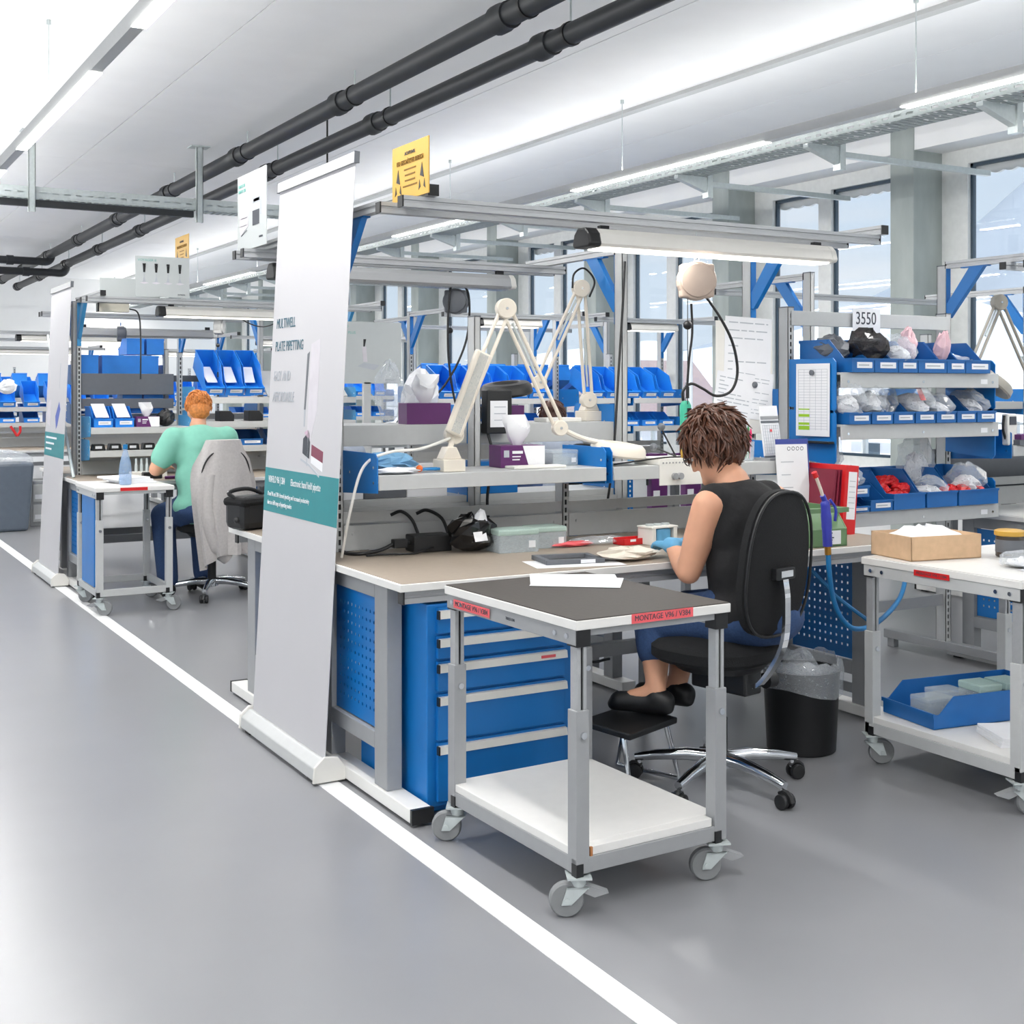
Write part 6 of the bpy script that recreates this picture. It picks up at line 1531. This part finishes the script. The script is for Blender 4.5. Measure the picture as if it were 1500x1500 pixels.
# power boxes on the rails
for k, (x, y, lab) in enumerate([(3.72, 9.62, 'beige power box on the rail right of the pipette sign'), (2.10, 9.62, 'beige power box on the rail left of the pipette sign')]):
    t = thing('power_box', lab, 'power box', (x, y, 2.19 if k == 0 else 2.08), 0, 'beige power boxes')
    b = MB(); b.box(-.12, .10, -.03, .03, 0, .07); obj('case', b, mat('beige_box', (196, 192, 178), .5), t, .004)
    b = MB(); b.box(-.13, -.12, -.03, .03, 0, .07); b.tube(spline([(-.13, 0, .03), (-.25, 0, .03), (-.35, 0, .0)] if k == 0 else [(.1, 0, .03), (.17, 0, .0), (.19, 0, -.15), (.19, 0, -.5)], 5), .006, 6); obj('plug', b, MT['black'], t)
balancer('grey metal tool balancer hanging above the man', (2.93, 9.75, 2.0), 60, 0, MT['metal2'])
balancer('dark tool balancer hanging behind the second row, left', (2.45, 11.0, 1.98), 80, 0, MT['dgrey'])
b = MB(); b.tube(spline([(3.0, 9.62, 2.13), (3.1, 9.62, 2.04), (3.25, 9.62, 2.0), (3.4, 9.62, 2.06), (3.45, 9.62, 2.13)], 6), .005, 6); o = obj('lamp_cord', b, MT['black']); tag(o, 'black cord drooping from the lamp above the man', 'cord')
b = MB(); b.cyl((0, 0, 0), (-.01, 1.03, 1.12), .012, n=8); o = obj('leaning_pole', b, MT['zinc']); o.location = (1.86, 9.92, .832); tag(o, 'thin pale steel pole leaning beside the far banner', 'pole')

# ------------------------------------------------------------------ man, chair, jacket, trolley
task_chair('black work chair of the man with a grey jacket over it', (2.66, 9.02, 0), 8, .55, 20, (.62, 1.08), back_y=-.2)
J = seated(.56, .05)
J.update(chest=(0, .06, 1.08), neck=(.0, .1, 1.24), head=(.03, .17, 1.34), face=(.25, 1, -.55), hup=(.1, .5, 1), ell=(-.31, .1, .93), elr=(.3, .2, .9), wrl=(-.16, .33, .93), wrr=(.12, .42, .93), shl=(-.2, .05, 1.15), shr=(.2, .05, 1.15),
    knl=(-.2, .28, .58), knr=(.12, .38, .58), anl=(-.22, .1, .1), anr=(.1, .25, .1))
person('man with ginger hair in a green t-shirt seen from behind', (2.58, 8.98, 0), 4, J, MT['tee'], MT['jeans'], MT['hair2'], MT['black'], 'short', None, False, False, .014, hl=(420, .045, .6), bulk=1.16)
# jacket draped over the backrest
r_ = random.Random(2); vs = []; fs = []; n = 40; m_ = 10
for i in range(m_ + 1):
    f = i / m_
    for j in range(n):
        a = 2 * math.pi * j / n
        wx = (.13 + .10 * min(1, f * 3)) * (1 - .5 * max(0, f - .5)); wy = (.068 + .04 * f)
        fold = 1 + .2 * f * math.sin(a * 9 + 1) + .05 * math.sin(3 * a)
        z0 = 1.13 - .80 * f * (1 if math.sin(a) < .2 else .55) - (.12 * max(0, math.cos(a - 2.6)) * f)
        vs.append((wx * fold * math.cos(a) + .0, wy * fold * math.sin(a) - .20 - .03 * f, z0 + (.012 if i == 0 else 0)))
for i in range(m_):
    for j in range(n): fs.append((i * n + j, i * n + (j + 1) % n, (i + 1) * n + (j + 1) % n, (i + 1) * n + j))
fs.append(tuple(range(n)))
t = thing('jacket', 'grey fleece jacket hung over the man\'s chair', 'jacket', (2.66, 9.02, 0), 8)
b = MB(); b.add(vs, fs, True); o = obj('cloth', b, mat('fleece', (186, 182, 180), .95, 0, .06, 60, .2), t)
b = MB(); b.tube(spline([(-.12, -.24, .9), (-.14, -.25, .6), (-.08, -.26, .38), (.0, -.27, .3)], 6), [.05] * 6 + [.06] * 7 + [.05] * 6, 10); obj('sleeve', b, o.data.materials[0], t)
T3 = trolley('white trolley with a water bottle beside the far banner', (1.745, 8.56, 0), 0, .52, .68, .85, None, lower=False, frame_m=MT['metal'], castor_dir=(-30, -25, -35, -30), tel=.3)
b = MB(); M = frame((.25, -.0008, .835), (1, 0, 0), (0, 0, 1)); b.box(-.09, .09, -.011, .011, 0, .001, M); obj('tape_label', b, MT['red'], T3)
b = MB(); b.box(.01, .018, .1, .5, .18, .8); obj('side_panel', b, MT['blue'], T3)
t = thing('water_bottle', 'clear water bottle with blue cap on the far trolley', 'bottle', (1.98, 8.75, .851))
MT['pet'] = film('bottle_plastic', (170, 200, 235), .35)
b = MB(); b.lathe([(.036, 0), (.042, .01), (.043, .09), (.04, .12), (.034, .16), (.024, .2), (.014, .235), (.014, .25), (.0, .25)], 20); obj('bottle', b, MT['pet'], t)
b = MB(); b.lathe([(.038, .004), (.04, .07), (0, .071)], 16); obj('water', b, MT['pet'], t)
b = MB(); b.lathe([(.016, .245), (.016, .275), (.0, .277)], 14); obj('cap', b, MT['cable_blue'], t)
for k in range(3):
    b = MB(); b.box(-.12, .12, -.15, .15, 0, .014); o = obj('paper_stack', b, MT['paper'], None, .001); o.location = (2.08 - .03 * k, 8.98, .8505 + .0145 * k); o.rotation_euler = (0, 0, R(6 + 5 * k)); tag(o, 'paper pad on the far trolley, %s' % ('bottom one', 'middle one', 'top one')[k], 'paper pad', 'paper pads on the far trolley')
# black bag on the end of the back-to-back bench
t = thing('shoulder_bag', 'black padded bag on the bench end left of the banner', 'bag', (1.93, 5.88, .831), 20)
b = MB(); b.box(-.11, .11, -.08, .08, 0, .16); o = obj('body', b, MT['black'], t, .035)
b = MB(); b.box(-.115, .115, -.085, .085, .11, .155); obj('flap', b, MT['fabric'], t, .02)
b = MB(); b.tube(spline([(-.1, 0, .15), (-.12, .02, .18), (0, .03, .19), (.1, 0, .15)], 6), .01, 8); b.ball((-.112, -.03, .05), .016); obj('strap', b, MT['black'], t)

# ------------------------------------------------------------------ two other workers
J = seated(.55, .05); J.update(head=(0, .18, 1.32))
person('person in a grey t-shirt at the second row, partly hidden by the banner', (3.42, 8.5, 0), 0, J, MT['gtee'], MT['jeans'], MT['hair3'], MT['black'], 'short', None, False, False, .02, hl=(0, 0, 0), detail=False)
task_chair('black work chair of the person in grey', (3.42, 8.45, 0), 0, .53, 10, (.62, 1.06))
J = seated(.55, .05)
person('person with dark brown hair far behind the crossed lamp arms', (5.62, 8.95, 0), 0, J, MT['gtee'], MT['jeans'], MT['hair3'], MT['black'], 'short', None, True, False, .02, hl=(120, .07, 1), detail=False)
task_chair('black work chair of the person far behind the lamp arms', (5.62, 8.9, 0), 0, .53, 40, (.62, 1.06))

# ------------------------------------------------------------------ more benches: window side of row two, row three, row four
def far_bench(label, x, y, side, W, zs, nb, lit, ns, bright=True):
    rz = 0 if side > 0 else 180; D = .92
    t = workbench(label, (x if side > 0 else x + W, y, 0), rz, W, D, [(.1, 2.2), (W / 2, 1.85), (W - .1, 2.2)], [(.1, 2.18, .85), (W - .1, 2.18, .85)], [(.03, W - .03, .15, 2.14)],
        [(.12, W / 2 - .02, .56, .92, q) for q in zs] + [(W / 2 + .02, W - .12, .56, .92, q) for q in zs], panel=False)
    if lit: tube_lamp('tube lamp over ' + label, (x + .4, y + side * .2, 2.09), (x + W - .5, y + side * .2, 2.09), True, 5, .02)
    k = 0
    for q in zs:
        n = nb
        for i in range(n):
            xx = .2 + (W - .4) * (i + .5) / n
            lx = x + xx if side > 0 else x + W - xx
            tall = (q == zs[0])
            bin_('blue bin, %s along, %s shelf, %s' % (ORD[i], ('upper', 'lower')[k], label), (lx, y + side * (.575), q + .002), min(.17, (W - .4) / n - .012), .36, .17 if tall else .13, MT['bin2'], rz, 24 if tall else 0, group='bins of ' + ns)
        k += 1
    return t
far_bench('the middle bench of the second row', 4.75, 9.34, 1, 1.5, (1.42, 1.15), 6, True, 'the second row')
far_bench('the window bench of the second row', 6.3, 9.34, 1, 1.45, (1.42, 1.15), 5, True, 'the second row')
far_bench('the opposite bench near the middle window', 5.2, 6.6, -1, 2.2, (1.42,), 0, False, 'the first row')
far_bench('the opposite window bench of the second row', 5.0, 11.7, -1, 2.4, (1.45,), 8, False, 'the second row')
far_bench('the left bench of the third row', 1.815, 14.75, 1, 2.5, (1.3, 1.12), 8, True, 'the third row')
far_bench('the middle bench of the third row', 4.6, 14.75, 1, 2.5, (1.42, 1.15), 8, True, 'the third row')
far_bench('the opposite bench of the third row', 1.78, 17.2, -1, 2.5, (1.4,), 7, False, 'the third row')
far_bench('the left bench of the fourth row', 1.815, 20.2, 1, 2.5, (1.4, 1.15), 8, True, 'the fourth row')
far_bench('the middle bench of the fourth row', 4.6, 20.2, 1, 2.5, (1.4,), 8, True, 'the fourth row')
far_bench('the bench left of the aisle far back', -1.6, 17.0, 1, 2.3, (1.3, 1.1), 6, False, 'the far left')
# large grey tub with liner at the far left
t = thing('waste_tub', 'large grey waste tub with clear liner at the far left', 'waste bin', (1.95, 14.35, 0))
b = MB(); b.prism([(-.3, 0), (.24, 0), (.3, .72), (-.36, .72)], 'y', -.22, .22); obj('tub', b, MT['greytub'], t, .03)
b = crumple(.72, .5, .22, 44, 20, 7, .06); b.v = [(x - .03, y, zz + .63) for x, y, zz in b.v]; obj('liner', b, MT['bag'], t)
t = thing('parts_drawer_unit', 'grey low drawer unit beside the large tub', 'drawer unit', (2.42, 14.75, 0))
b = MB(); b.box(-.15, .15, -.2, .2, 0, .5); obj('body', b, MT['metal2'], t, .01)
for k in range(2):
    b = MB(); b.box(-.12, .12, -.21, -.2, .05 + .22 * k, .24 + .22 * k); dr = obj('drawer', b, MT['metal'], t, .004)
    c = MB(); c.box(-.1, .0, -.212, -.21, .08 + .22 * k, .13 + .22 * k); obj('label_card', c, MT['paper'], dr)
t = thing('red_pliers', 'red handled pliers hung on the far left bench', 'pliers', (2.16, 14.7, .99))
for s in (-1, 1):
    b = MB(); b.tube(spline([(0, 0, 0), (s * .03, 0, .05), (s * .05 - .02, 0, .11)], 5), .014, 8); obj('handle', b, MT['red'], t)
bag('white cloth in the bins at the far left', (2.10, 15.0, 1.45), .2, .12, .16, 130, MT['paper'], 'cloth', 'cloth')
